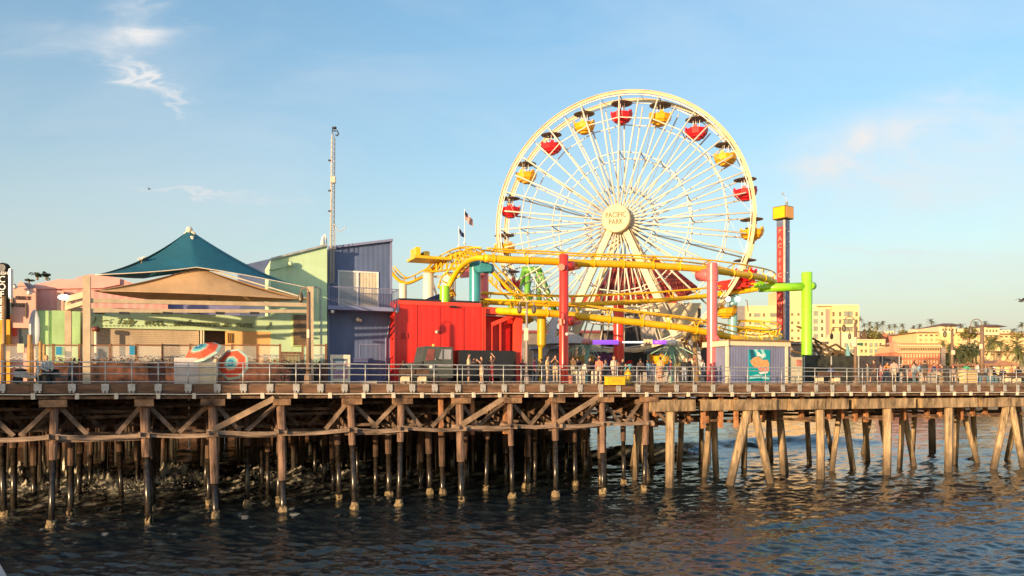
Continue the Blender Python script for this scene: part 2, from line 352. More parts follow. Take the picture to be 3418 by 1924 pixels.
def make_spray():
    m = MB(); spots = [(20, 17), (60, 19), (110, 15), (160, 20), (215, 14), (262, 19), (300, 21), (345, 17), (395, 13), (520, 15), (545, 18), (590, 20), (668, 17), (905, 16), (985, 18), (1085, 19)]
    for px, v in spots:
        big = px < 600; c = D(px, v, 0)
        for k in range(1100 if big else 380):
            a = abs(R.gauss(0, .42 if big else .25)); w = (1.5 if big else .8)*(1.15-min(a, 1)); p = c+Vector((R.gauss(0, .7)*w, R.gauss(0, .45)*w, a*1.05+.05)); s = R.uniform(.010, .05)*(1.2-min(a, 1))
            q = [Vector((R.gauss(0, 1), R.gauss(0, 1), R.gauss(0, 1))).normalized()*s for _ in range(4)]
            m.add([p+x for x in q], [(0, 1, 2), (0, 2, 3), (0, 3, 1), (1, 3, 2)])
    fm = M('spray', (.88, .84, .74), .6, .05)
    m.build('sea_spray', fm, None)['kind'] = 'stuff'
make_spray()
# ------------------------------------------------------------------ pier
def make_pier():
    t = thing('pier', 'long timber and concrete pier on piles carrying the whole amusement park above the water', 'pier', U(0, 0, DZ))
    planks = M('deck_planks', (.24, .17, .12), .85, .25, 1.2, stretch=(.4, 3, 1), bump=.4)
    m = MB(); m.ubox(-34, 62, .25, 76, DZ-.32, DZ); m.ubox(62.003, 135, .25, 16, DZ-.32, DZ-.003)
    m.build('deck', planks, t)
    def zf(u, a): return ZC-a-.0036*u
    m = MB()                                      # deep edge beam, laid in lengths that butt end to end
    u = -34.
    while u < 132:
        L = R.uniform(5, 8); e = min(u+L-.02, 132); o = R.uniform(-.02, .02)
        m.hexa([U(a, v, zf(a, q)) for q in (.56, .14) for a, v in ((u, o), (e, o), (e, .22), (u, .22))]); u += L
    m.build('edge_beam', fasc, t)
    m = MB()
    for seg in range(0, 34):
        a, b = -34+seg*5, -34+seg*5+4.98
        m.hexa([U(q, v, zf(q, z)) for z in (.86, .72) for q, v in ((a, .18), (b, .18), (b, .5), (a, .5))])
    m.build('lower_beam', brace, t)
    pipe = M('pipe_paint', (.72, .64, .52), .4, .15, 3)
    m = MB(); m.tube([U(q, -.06, zf(q, .62)-.02*math.sin(q*.9)) for q in range(-34, 134, 2)], .035, 8); m.build('utility_pipe', pipe, t, True)
    for px in (-60, 110, 257, 388, 528, 648, 764, 876, 987, 1102, 1214, 1314, 1409, 1511, 1582, 1669, 1758, 1841, 1925, 2008, 2084, 2160, 2238, 2299, 2374, 2446, 2515, 2583, 2648, 2714, 2780, 2843, 2905, 2964, 3021, 3080, 3135, 3188, 3243, 3297, 3347, 3398):
        d = D(px, -.1); u = uof(d)
        MB().ubox(u-.09, u+.09, -.13, .03, zf(u, .86), zf(u, .56)).build('pipe_clamp', pipe, t)
    # ---- timber trestle
    girtm = M('girt_timber', (.24, .165, .12), .85, .45, 1.2, bump=.5)
    bents = [-330, -80, 182, 483, 710, 938, 1171, 1339, 1534, 1702, 1852, 2010, 2158]
    piles = []; caps = []
    rows = [0.5]+[4.2*k for k in range(1, 14)]
    for bi, px in enumerate(bents):
        u = uof(D(px, .5)); ub = [u]
        nb = bents[bi+1] if bi+1 < len(bents) else None
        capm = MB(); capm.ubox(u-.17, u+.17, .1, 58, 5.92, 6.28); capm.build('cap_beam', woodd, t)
        capm = MB(); w = R.uniform(.42, .62); capm.ubox(u-w, u+w, -.02, .42, 6.0-.002*u, 6.36-.003*u); capm.ubox(u-w*.6, u+w*.75, .45, .8, 5.9, 6.3); capm.build('cap_block', M('cap_timber', (.32, .18, .095), .8, .45, 1, bump=.5, bs=6), t)
        for k, v in enumerate(rows):
            du = R.uniform(-.35, .35) if k else 0; dv = R.uniform(-.6, .6) if k else 0
            piles.append(('w', u+du, v+dv, R.uniform(-.25, .25), R.uniform(-.2, .2), R.uniform(1.6, 3.9)))
            if k and R.random() < (.4 if u > 18 else .12): piles.append(('w', u+R.uniform(1.3, 3), v+R.uniform(-1, 1), R.uniform(-.3, .3), R.uniform(-.4, .4), R.uniform(1.6, 3.9)))
        # cross braces in the bent plane, in pairs of planks
        for s_, (va, vb) in enumerate(((.3, 7.6), (8.4, 16), (17, 25))):
            for sgn in (0, 1):
                a, b = (va, vb) if sgn else (vb, va)
                for off in (-.24, .24):
                    MB().bar(U(u+off, a, 6.15), U(u+off+R.uniform(-.1, .1), b, 4.5), .08, .27).build('cross_brace', brace, t) if s_ < 2 else None
        for sgn in (-1, 1):
            for v in (.85, 4.9, 9):
                if R.random() < .9: L_ = R.uniform(1.3, 1.9); MB().bar(U(u+sgn*.05, v, 6.15), U(u+sgn*L_, v+.1, 4.55), .1, .22).build('knee_brace', girtm, t)
        m = MB(); m.ubox(u-.26, u-.17, -.05, 30, 4.42, 4.64); m.ubox(u+.17, u+.26, -.1, 30, 4.36, 4.58); m.build('cross_ledger', ledg, t)
        if nb is not None:
            u2 = uof(D(nb, .5)); s1, s2 = R.uniform(-.12, .12), R.uniform(-.12, .12)
            m = MB(); pts = [U(u+(u2-u)*f-(.3 if f == 0 else 0)+(.3 if f == 1 else 0), .18, 4.50+s1+(s2-s1)*f-.10*math.sin(PI*f)) for f in (0, .25, .5, .75, 1)]
            for a, b in zip(pts, pts[1:]): m.bar(a, b, .14, .22)
            m.build('ledger', ledg, t)
            if bi % 2 == 0:
                m = MB(); m.bar(U(u-.3, .75, 4.25+s1), U(u2+.3, .75, 4.30+s2), .1, .2); m.build('ledger', ledg, t)
            if bi in (4, 8, 10): MB().bar(U(u, .05, 4.7), U(u2-.4, .05, 6.35), .12, .3).build('long_brace', M('grey_brace', (.36, .24, .15), .8, .3, 1.2, bump=.5, bs=7), t)
            for v in (4, 8.2, 12.5, 17):
                for zz in (5.3, 5.75, 4.5): z_ = zz+R.uniform(-.15, .15); MB().bar(U(u+.1, v+R.uniform(0, .5), z_), U(u2-.1, v+R.uniform(0, .5), z_+R.uniform(-.12, .12)), .1, .17).build('girt', girtm, t)
    # stringers under the deck
    m = MB()
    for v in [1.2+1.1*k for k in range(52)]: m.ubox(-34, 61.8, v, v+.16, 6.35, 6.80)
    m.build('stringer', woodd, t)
    # ---- concrete half
    for (pa, pb) in ((2172, 2322), (2350, 2450), (2452, 2592), (2600, 2638), (2640, 2832), (2858, 3057), (3080, 3262), (3278, 3560)):
        a, b = uof(D(pa, .1)), uof(D(pb, .1)); h = .0036*(a+b)/2; d = R.uniform(0, .1) if pb-pa > 110 else .35
        m = MB(); m.ubox(a, b, .02+d, .75, 5.35-h*.6, 6.18-h); m.build('edge_cap', capc, t)
    cb = [2240, 2510, 2740, 2965, 3170, 3372, 3570]
    for i, px in enumerate(cb):
        u = uof(D(px, .5))
        MB().ubox(u-.35, u+.35, .3, 15.5, 5.3, 5.95).build('cap_beam', capc, t)
        for k, v in enumerate((.6, 5, 9.5, 14.2)):
            if i in (1, 5) and k == 0:
                piles.append(('c', u-.25, v, -1.75, .2, 0)); piles.append(('c', u+.25, v, 1.75, -.1, 0))
            elif k in (1, 3) :
                piles.append(('c', u-.2+R.uniform(-.5, .5), v, R.uniform(-1.6, .2), R.uniform(-1, 1), 0)); piles.append(('c', u+.3, v+.3, R.uniform(-.2, 1.6), R.uniform(-1, 1), 0))
            else: piles.append(('c', u+(R.uniform(-.4, .4) if k else 0), v, R.uniform(-.1, .1) if not k else R.uniform(-.7, .7), 0, 0))
        u2 = uof(D(cb[i+1], .5)) if i+1 < len(cb) else u+6
        for v in (3.2, 9, 14.8): MB().ubox(u+.4, u2-.4, v, v+.2, 4.32, 4.5).build('ledger', brace, t)
        m = MB(); m.ubox(u-.2, u+.2, 1, 15.2, 4.25, 4.42); m.build('cross_ledger', brace, t)
        for q in range(5):
            uu = u+(u2-u)*(q+.5)/5+R.uniform(-.2, .2); v = R.choice((3.3, 3.3, 9.1))
            MB().ubox(uu-.14, uu+.14, v-.2, v+.1, 4.15+R.uniform(-.2, .2), 6.5).build('hanger', M('hanger_timber', (.48, .22, .10), .8, .35, 1.2, bump=.4), t)
        for v in (3.6, 9.3):
            for z in (5.0, 5.6): MB().ubox(u+.4, u2-.4, v, v+.12, z, z+.16).build('girt', brace, t)
    m = MB()
    for v in [1.4+1.1*k for k in range(13)]: m.ubox(62.2, 134, v, v+.16, 6.2, 6.80)
    m.build('stringer', woodd, t)
    for uu in (22.5, 24.5, 26.7, 41.5, 43, 44.3):           # framed posts by the last timber bents
        MB().ubox(uu-.12, uu+.12, .9, 1.15, 4.0, 6.5).build('hanger', MC['hanger_timber'], t)
    # piles: the hundred nearest as parts, the rest together
    piles.sort(key=lambda p: U(p[1], p[2]).length+4*p[2])
    def pile(mb, p, sl=None, ft=None):
        k, u, v, du, dv, zs = p
        top = U(u, v, 5.95 if k == 'w' else 5.4); bot = U(u+du, v+dv, -1.2)
        if k == 'w':
            f = (top.z-zs)/(top.z-bot.z); mid = top.lerp(bot, f)
            r = R.uniform(.19, .25)
            mb.tube([top, top.lerp(mid, .5), mid], [r, r*.97, r*.9], 10)
            (sl or mb).tube([mid+Vector((0, 0, .02)), bot], r*.72, 10)
        else: q_ = R.uniform(.88, 1.04); mb.tube([top, top.lerp(bot, .5)+Vector((R.uniform(-.04, .04), 0, 0)), bot], [.32*q_, .30*q_, .31*q_] if v < 3 else [.25*q_, .24*q_, .23*q_], 8)
        w = top.lerp(bot, (top.z-.1)/(top.z-bot.z))
        if ft is not None:
            s_ = R.uniform(.55, .9); b0 = len(ft.v); ft.lathe([(.30*s_, -.35), (.32*s_, 0), (.26*s_, .14), (.20, .24)], 11, w)
            for q in ft.v[b0:]: q += Vector((R.uniform(-.05, .05), R.uniform(-.05, .05), R.uniform(-.07, .07)))
    for p in piles[:100]:
        a, b, c_ = MB(), MB(), MB(); pile(a, p, b, c_)
        o = a.build('pile', (pilew if p[2] < 3 else pilei_shade) if p[0] == 'w' else pilec, t, 'auto')
        if b.v: b.build('sleeve', sleeve, o, True)
        if p[0] == 'w' and p[2] < 6: fo = c_.build('mussel_collar', M('mussel_growth', (.30, .22, .12), .8, .4, 9, bump=1, bs=12), o)
    for k_, nm, mt in (('w', 'far_piles', pilei_shade), ('c', 'far_concrete_piles', pilec)):
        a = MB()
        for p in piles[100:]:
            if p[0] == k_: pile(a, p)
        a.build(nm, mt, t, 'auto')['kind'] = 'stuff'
    # life ring box, drain pipes
    return t
pier = make_pier()
bw = MB()  # added wall under the deck, placed to block the bright gap behind
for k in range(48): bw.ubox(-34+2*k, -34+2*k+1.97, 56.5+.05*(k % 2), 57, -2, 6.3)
tag(bw.build('added_backing_wall', woodd, None, loc=U(10, 57)), 'dark backing wall added under the pier to close off the bright gap', 'wall')

def make_railing():
    t = thing('pier_railing', 'grey pipe railing with four bars running along the edge of the pier', 'railing', U(0, .1, DZ))
    for h in (1.1, .86, .50, .10):
        MB().tube([U(u, .1, DZ+h+.008*math.sin(u*2.1+h*9)) for u in np.arange(-34, 130, 1.5)], .030 if h < 1 else .036, 8).build('rail', galv, t, True)
    pl = [-230, -110, 4, 126, 240, 351, 439, 528, 628, 725, 812, 901, 989, 1069, 1150, 1221, 1300, 1376, 1451, 1529, 1612, 1683, 1742, 1811, 1872, 1936, 2005, 2064, 2129, 2192, 2258, 2319, 2380, 2440, 2499, 2559, 2613, 2669, 2724, 2778, 2831, 2883, 2933, 2984, 3034, 3082, 3131, 3176, 3223, 3267, 3310, 3354, 3397, 3440]
    br = M('bracket_steel', (.52, .50, .46), .5, .15, 5, metal=.2)
    for px in pl:
        d = D(px, -.04); u = uof(d)
        MB().tube([U(u, .08, DZ-.2), U(u, .08, DZ+1.1)], .030, 8).build('post', galv, t, True)
        m = MB(); m.ubox(u-.17, u+.17, -.07, -.03, DZ-.34-.0036*u, DZ-.0-.0022*u)
        for s in (-.08, .08): m.ubox(u+s-.045, u+s+.045, -.12, -.031, DZ-.44-.0036*u, DZ-.345-.0036*u)
        m.build('bracket', br, t)
    for px in (1545, 2229, 3310):
        d = D(px, 0); u = uof(d); MB().tube([U(u, .08, DZ-.05), U(u, .08, DZ+1.1)], .022, 8).build('post', galv, t, True)
make_railing()
# near railing of the pier the picture is taken from
A = Vector((-.79, 1, 0)).normalized(); p0 = Vector((-1.43, 2.09, ZC-.5))
tag(MB().tube([p0-A*6, p0+A*1.2], .045, 20).build('near_handrail', galv, None, True, loc=p0), 'blurred grey handrail cutting the bottom left corner of the view', 'handrail')
# ------------------------------------------------------------------ text helper
def text_obj(name, s, size, p, right, mat, parent, ext=.02, sx=1.0, shear=0., align='CENTER', up=UP, spacing=1.0, bold=0.):
    cu = bpy.data.curves.new('t', 'FONT'); cu.body = s; cu.size = size; cu.extrude = ext; cu.align_x = align; cu.align_y = 'CENTER'; cu.shear = shear; cu.space_character = spacing; cu.offset = bold; cu.resolution_u = 3
    o = bpy.data.objects.new('t', cu); C.objects.link(o); bpy.context.view_layer.update()
    me = bpy.data.meshes.new_from_object(o.evaluated_get(bpy.context.evaluated_depsgraph_get())); bpy.data.objects.remove(o)
    r = Vector(right).normalized(); upv = Vector(up).normalized(); n = r.cross(upv)
    for v in me.vertices: v.co = Vector(p)+r*v.co.x*sx+upv*v.co.y+n*v.co.z-wl(parent)
    me.materials.clear(); me.materials.append(mat); me.name = name
    k = bpy.data.objects.new(name, me); C.objects.link(k)
    if parent: k.parent = parent; WL[k.name] = wl(parent)
    return k
OUT = -N                                           # towards the water, out of the facades
# ------------------------------------------------------------------ coffee sign, pink and yellow buildings at the far left
def make_left():
    Y = 44.
    t = thing('blade_sign', 'tall black vertical sign reading COFFEE under a round badge on a brown pole', 'sign', P(12, HY+6, Y))
    bl = M('sign_black', (.02, .02, .022), .95, .1, spec=.05)
    a, b = P(-12, 905, Y), P(24, 1066, Y)
    m = MB(); m.hexa([Vector((x, y, z)) for z in (b.z, a.z) for x, y in ((a.x, Y), (b.x, Y), (b.x, Y+.25), (a.x, Y+.25))]); m.build('panel', bl, t)
    c = P(8, 895, Y); Mx = Matrix.Rotation(PI/2, 3, 'X')
    MB().lathe([(.30, -.12), (.30, .12)], 24, c+Vector((0, .12, 0)), Mx).build('badge', bl, t)
    MB().lathe([(.21, -.03), (.21, .03)], 24, c-Vector((0, .03, 0)), Mx).build('badge_face', M('badge_grey', (.22, .22, .22), .95, .2, 9, spec=.1), t)
    text_obj('lettering', 'FRESH', .24, P(7, 913, Y-.02), (1, 0, 0), M('letter_cream', (1, 1, 1)), t, .01)
    for i, ch in enumerate('COFFEE'): text_obj('letter', ch, .52, P(7, 934+i*25, Y-.02), (1, 0, 0), M('letter_cream', (.66, .58, .46), .95, spec=.1), t, .01, 1.05)
    a, b = P(25, 897, Y), P(33, 998, Y)
    MB().hexa([Vector((x, y, z)) for z in (b.z, a.z) for x, y in ((a.x, Y+.05), (b.x, Y+.05), (b.x, Y+.3), (a.x, Y+.3))]).build('side_light', M('light_box', (.8, .76, .66), .3, .05), t)
    MB().tube([P(14, HY+6, Y-.1), P(14, 990, Y-.1)], .10, 10).build('pole', M('brown_pole', (.30, .17, .07), .5, .2), t, True)
    # yellow shed
    t = thing('yellow_kiosk', 'orange yellow kiosk behind the black coffee sign', 'kiosk', D(10, 10.4))
    MB().pbox(-60, 33, 11.6, 11.98, DZ, zy(1042, 46)).build('wall', M('orange_wall', (.85, .42, .03), .6, .12, 1), t)
    MB().pbox(-60, 33, 11.5, 11.98, zy(1042, 46), zy(1000, 46)).build('fascia', M('mint_wall', (.55, .72, .58), .6, .06), t)
    MB().pbox(0, 20, 11.45, 11.49, DZ+2.0, DZ+3).build('poster', M('poster_yellow', (.8, .6, .1), .6, .2, 3), t)
    # small pink house with a curved gable
    t = thing('pink_house', 'pale pink house with curved mission gable and two lines of dark lettering', 'building', D(75, 12))
    pk = M('pale_pink_wall', (.84, .46, .36), .75, .04, 1); v = 12
    pts = [(34, 1277), (34, 950), (40, 955), (48, 968), (56, 958), (62, 944), (70, 940), (78, 944), (86, 956), (92, 966), (119, 963), (119, 1277)]
    MB().prism([Q(x, y, v) for x, y in pts], N*.5).build('gable_wall', pk, t)
    MB().prism([Q(x, y, v+.52) for x, y in [(64, 944), (96, 944), (106, 950), (116, 965), (92, 966)]], N*6).build('roof', M('grey_roof', (.34, .30, .31), .7, .1), t)
    MB().pbox(36, 118, v+.52, v+8, DZ, zy(972, 50)).build('wall', pk, t)
    ins = lambda px, py: Q(px, py, v-.03)
    text_obj('lettering', 'CERVEL ST', .34, ins(76, 996), T, M('sign_brown', (.10, .06, .04), .6), t, .03, .50)
    text_obj('lettering', 'HOUSE', .36, ins(65, 1019), T, MC['sign_brown'], t, .03, .52)
    MB().ball(ins(42, 1010), (.10, .06, .34)).build('surfboard_sign', MC['sign_brown'], t, True)
    MB().ball(ins(88, 1037), (.06, .05, .52)).build('surfboard_sign', MC['sign_brown'], t, True)
    for x, y in ((52, 955), (100, 974)):
        l = MB().lathe([(.05, 0), (.17, -.2)], 10, ins(x, y)+OUT*.5, Matrix.Rotation(.6, 3, 'X')).build('gooseneck_lamp', white, t, True)
        MB().tube([ins(x+4, y+2), ins(x+1, y-4)+OUT*.3, ins(x, y)+OUT*.5], .025, 6).build('arm', dark, l)
    MB().pbox(63, 96, v-.05, v-.002, zy(1160, 48), zy(1097, 48)).build('window', glassd, t)
    MB().pbox(40, 98, v-.3, v-.06, zy(1095, 48), zy(1078, 48)).build('awning', pk, t)
    MB().pbox(41, 55, v-.12, v-.06, zy(1122, 48), zy(1096, 48)).build('red_sign', M('sign_red', (.75, .06, .02), .5), t)
    # long pink building behind
    t = thing('pink_building', 'long salmon pink building with a curved roofline behind the canopy', 'building', D(300, 13.2))
    pk = siding('salmon_wall', (.84, .38, .33), .5, .35); v = 13.2
    pts = [(112, 1277), (112, 951), (150, 942), (200, 932), (243, 934), (262, 925), (300, 916), (340, 918), (400, 930), (470, 955), (560, 975), (560, 1277)]
    MB().prism([Q(x, y, v) for x, y in pts], N*8).build('wall', pk, t)
    MB().prism([Q(x, y, v-.15) for x, y in [(112, 966), (112, 953), (200, 934), (243, 936), (262, 927), (300, 918), (340, 920), (400, 932), (400, 950), (340, 962)]], N*.14).build('parapet_band', M('salmon_band', (.86, .44, .38), .7, .05), t)
    MB().pbox(190, 212, v-.4, v-.01, DZ, zy(966, 49)).build('pilaster', M('pale_pink_wall', (1, 1, 1)), t)
    # low mint green block
    t = thing('green_shed', 'low mint green block in front of the salmon pink building', 'building', D(190, 14))
    gm = siding('mint_green_wall', (.42, .66, .30), .9, .2); v = 12.3
    MB().pbox(118, 172, v, v+4, DZ, zy(1037, 49)).build('wall', gm, t)
    MB().pbox(172.5, 268, v-.4, v+4, DZ, zy(1037, 49)).build('wall', gm, t)
    MB().pbox(161, 163, v-.1, v-.02, DZ, zy(1037, 49)).build('downpipe', grey, t)
    # surfboard-shaped sign
    c = Q(115, 1100, 8); o = MB().ball(c, (.34, .06, 1.15), 16, 10).build('surfboard', M('board_grey', (.40, .44, .50), .4, .1), None, True, loc=c)
    tag(o, 'grey upright surfboard sign in front of the pink house', 'surfboard')
make_left()

def make_green_building():
    t = thing('green_building', 'light green building with a script sign band, roller shutters and a tall sloping wall', 'building', D(700, 9))
    g = streaks(M('lime_wash_wall', (.54, .74, .46), .7, .05, .6)); v = 9
    z0, z1 = 3.28+ZC, 4.28+ZC
    MB().pbox(296, 903, v, v+.6, z0, z1).build('sign_band', g, t)
    MB().pbox(296, 903, v+.62, v+8, z0+.5, z1-.02).build('roof', M('grey_roof', (1, 1, 1)), t)
    sh = siding('beige_shutter', (.58, .46, .34), .12, .8, vert=False)
    MB().pbox(300, 664, v+.25, v+.4, DZ, z0-.005).build('roller_shutter', sh, t)
    for a, b in ((668, 674), (677, 681)): MB().pbox(a, b, v-.02, v+.4, DZ, z0-.01).build('door_post', cream, t)
    MB().pbox(684, 752, v+1.2, v+1.3, DZ, z0-.01).build('doorway', M('doorway_brown', (.07, .045, .04), .6, .2), t)
    MB().pbox(682, 684, v+.1, v+1.2, DZ, z0-.02).build('jamb', g, t)
    or_ = M('ochre_wall', (.86, .50, .20), .7, .05, .5)
    MB().pbox(753, 903, v+.04, v+3, DZ, z0-.005).build('ochre_wall', or_, t)
    bx = MB(); 
    for x in (759, 765, 772): bx.pbox(x, x+2, v-.06, v+.03, zy(1145, 50), zy(1112, 50))
    bx.build('wall_plaque', M('bronze', (.42, .25, .08), .5), t)
    a = D(903, v); b = D(1092, v)
    m = MB(); m.prism([D(903.5, v), b, P(1092, 822, b.y), P(903.5, 869, a.y)], N*5.5); fix(m.build('tall_wall', g, t))
    e = P(1092, 822, b.y); f = P(903.5, 869, a.y)
    MB().bar(f+UP*.06-N*.05, e+UP*.06-N*.05, .3, .12).build('roof_edge', galv, t)
    # dark purple-blue block behind
    a2, b2 = D(800, 13.5), D(912, 13.5)
    fix(MB().prism([a2, b2, P(912, 862, b2.y), P(800, 888, a2.y)], N*3).build('upper_block', navy, t))
    a3 = D(420, 14); MB().pbox(420, 799.5, 13.8, 17, DZ, zy(985, 53)).build('upper_block', M('purple_wall', (.20, .20, .42), .6, .1), t)
    # notice cabinet
    MB().pbox(977, 1026, v-.14, v-.005, zy(1157, 51.5), zy(1047, 51.5)).build('notice_frame', M('frame_green', (.44, .56, .22), .6, .05), t)
    MB().pbox(980, 1023, v-.17, v-.145, zy(1153, 51.5), zy(1051, 51.5)).build('notice_board', M('notice_brown', (.20, .13, .07), .3, .25, 2), t)
    MB().pbox(971, 976, v-.1, v-.01, zy(1128, 51.5), zy(1110, 51.5)).build('switch_box', cream, t)
    # script lettering with small supports
    ink = M('script_green', (.16, .17, .05), .5)
    text_obj('lettering', ') -~;', .5, Q(338, 1069, v-.06), T, ink, t, .02, 1.2, .4)
    text_obj('lettering', 'Tally   wets,   undermore  in  nuns,     )', .58, Q(382, 1073, v-.06), T, ink, t, .02, .98, .45, 'LEFT', bold=.0)
    for k in range(34):
        q = Q(325+13.5*k, 1088, v-.03); MB().box(q, .05, .08, .05, .38).build('letter_stud', ink, t)
    # conduits, lamps on the wall
    MB().tube([Q(1040, 1255, v-.05), Q(1068, 1255, v-.05), Q(1070, 965, v-.05), Q(1052, 955, v-.05)], .035, 6).build('conduit', grey, t, True)
    MB().tube([Q(900, 903, v-.1), Q(948, 890, v-.4)], .07, 8).build('awning_bracket', gm2, t, True) if False else None
    MB().ball(Q(970, 882, v-.3), (.16, .2, .2)).build('floodlight', g, t, True)
    MB().tube([Q(898, 903, v-.05), Q(966, 886, v-.3)], .045, 6).build('pipe_arm', g, t, True)
    for x in (333, 520, 655): MB().box(Q(x, 1044, v-.4), .5, .35, .14, .38).build('floodlight', dark, t)
    # round sign on a post at the left
    c = Q(320, 1100, v-.6); o = thing('post_lamp', 'small dark ringed lamp head on a cream post before the shutters', 'lamp', D(320, v-.6))
    MB().tube([D(320, v-.6), c], .09, 8).build('post', cream, o, True); MB().lathe([(.2, -.12), (.24, 0), (.2, .14), (.05, .16)], 12, c).build('lamp_head', M('dark_red_ring', (.2, .05, .04), .5), o, True)
make_green_building()

def make_blue_building():
    t = thing('blue_building', 'tall slate blue building with slanted roofline, balcony and sliding window', 'building', D(1200, 10.3))
    b = siding('slate_blue_siding', (.11, .155, .29), .35, .22); v = 10.3
    p0, p1 = D(1094, v), D(1311, v)
    q0, q1 = P(1094, 831, p0.y), P(1309, 805, D(1309, v).y)
    p1 = D(1309, v); zs = zy(1028, D(1200, v).y)
    fix(MB().prism([Vector((p0.x, p0.y, zs+.01)), Vector((p1.x, p1.y, zs+.01)), q1, q0], N*7).build('upper_wall', b, t))
    a, c = D(1094, v), D(1314, v)
    MB().hexa([Vector((p.x, p.y, z)) for z in (DZ, zs) for p in (a, c, c+N*7, a+N*7)]).build('lower_wall', b, t)
    tr = M('blue_trim', (.24, .26, .42), .5, .05)
    MB().bar(q0+UP*.04-N*.12, q1+UP*.04-N*.12, .3, .16).build('roof_edge', tr, t)
    MB().bar(Vector((p1.x, p1.y, zs))-N*.06-T*.09, q1-N*.06-T*.09, .16, .1, T).build('corner_trim', tr, t)
    MB().bar(Vector((p0.x, p0.y, DZ))-N*.06+T*.05, q0-N*.06+T*.05, .16, .1, T).build('corner_trim', tr, t)
    # window
    Yw = D(1195, v).y; zt, zb = zy(906, Yw), zy(1026, Yw)
    w = MB()
    w.pbox(1128, 1133, v-.08, v-.01, zb, zt); w.pbox(1259, 1264, v-.08, v-.01, zb, zt); w.pbox(1133, 1259, v-.08, v-.01, zt-.1, zt); w.pbox(1133, 1259, v-.08, v-.01, zb, zb+.1); w.pbox(1191, 1197, v-.10, v-.02, zb+.1, zt-.1)
    wf = w.build('window', white, t)
    cu = M('curtain', (.62, .55, .42), .8, .08)
    m = MB(); a, c = D(1200, v), D(1259, v)
    for k in range(24):
        f0, f1 = k/24, (k+1)/24; q0_, q1_ = a.lerp(c, f0), a.lerp(c, f1); o0, o1 = (-.045 if k % 2 else -.015), (-.015 if k % 2 else -.045)
        m.add([Vector((q0_.x, q0_.y, zb+.1))+N*o0, Vector((q1_.x, q1_.y, zb+.1))+N*o1, Vector((q1_.x, q1_.y, zt-.1))+N*o1, Vector((q0_.x, q0_.y, zt-.1))+N*o0], [(0, 1, 2, 3)])
    m.build('curtain', cu, wf)
    MB().pbox(1133.5, 1191, v-.04, v-.005, zb+.1, zt-.1).build('pane', M('pane_grey', (.42, .43, .42), .2, .06), wf)
    # balcony
    zb1 = zy(1024, D(1200, 9).y); u0, u1 = uof(D(1094, 9))+.0, uof(D(1331, 9))
    bal = MB().ubox(u0, u1, 8.9, v-.005, zb1-.26, zb1).build('balcony', tr, t)
    m = MB(); 
    m.ubox(u0, u1, 8.94, 8.99, zb1+1.25, zb1+1.31); m.ubox(u1-.05, u1, 8.99, v+2.2, zb1+1.25, zb1+1.31)
    for k in range(44):
        uu = u0+(u1-u0)*k/43; m.ubox(uu-.012, uu+.012, 8.95, 8.98, zb1, zb1+1.25)
    for k in range(14): vv = 9.05+k*.25; m.ubox(u1-.035, u1-.01, vv, vv+.025, zb1, zb1+1.25)
    m.build('balcony_rail', M('rail_blue', (.20, .21, .34), .5, .05), bal)
    MB().ubox(u1-.9, u1, v, v+2.4, zb1-.26, zb1).build('balcony_end', tr, bal)
    for x in (1110, 1322):
        MB().ball(Q(x, 1041, 9), .13).build('globe_lamp', M('white_glass', (.8, .78, .7), .3), t, True)
    m = MB(); m.tube([Q(1190, 1062, v-.1), Q(1196, 1068, v-.35)], .05, 6); m.ball(Q(1194, 1067, v-.3), .16); m.ball(Q(1203, 1070, v-.3), .12)
    m.build('security_light', cream, t, True)
    MB().tube([Q(1316, 1045, v-.1), Q(1298, 1085, v-.1), Q(1294, 1120, v-.1), Q(1288, 1130, v-.1), Q(1288, 1262, v-.1), Q(1280, 1268, v-.3)], .05, 8).build('downpipe', tr, t, True)
    m = MB(); Yd = D(1225, v).y
    m.pbox(1200, 1202, v-.03, v-.004, DZ, zy(1150, Yd)); m.pbox(1268, 1270, v-.03, v-.004, DZ, zy(1150, Yd)); m.pbox(1202, 1268, v-.03, v-.004, zy(1151, Yd), zy(1149, Yd))
    m.build('door_frame', tr, t)
    MB().pbox(1164, 1228, v-1.0, v-.2, DZ, zy(1196, Yd-1)).build('utility_box', siding('box_blue', (.12, .13, .27), .1, .6, False), t)
make_blue_building()

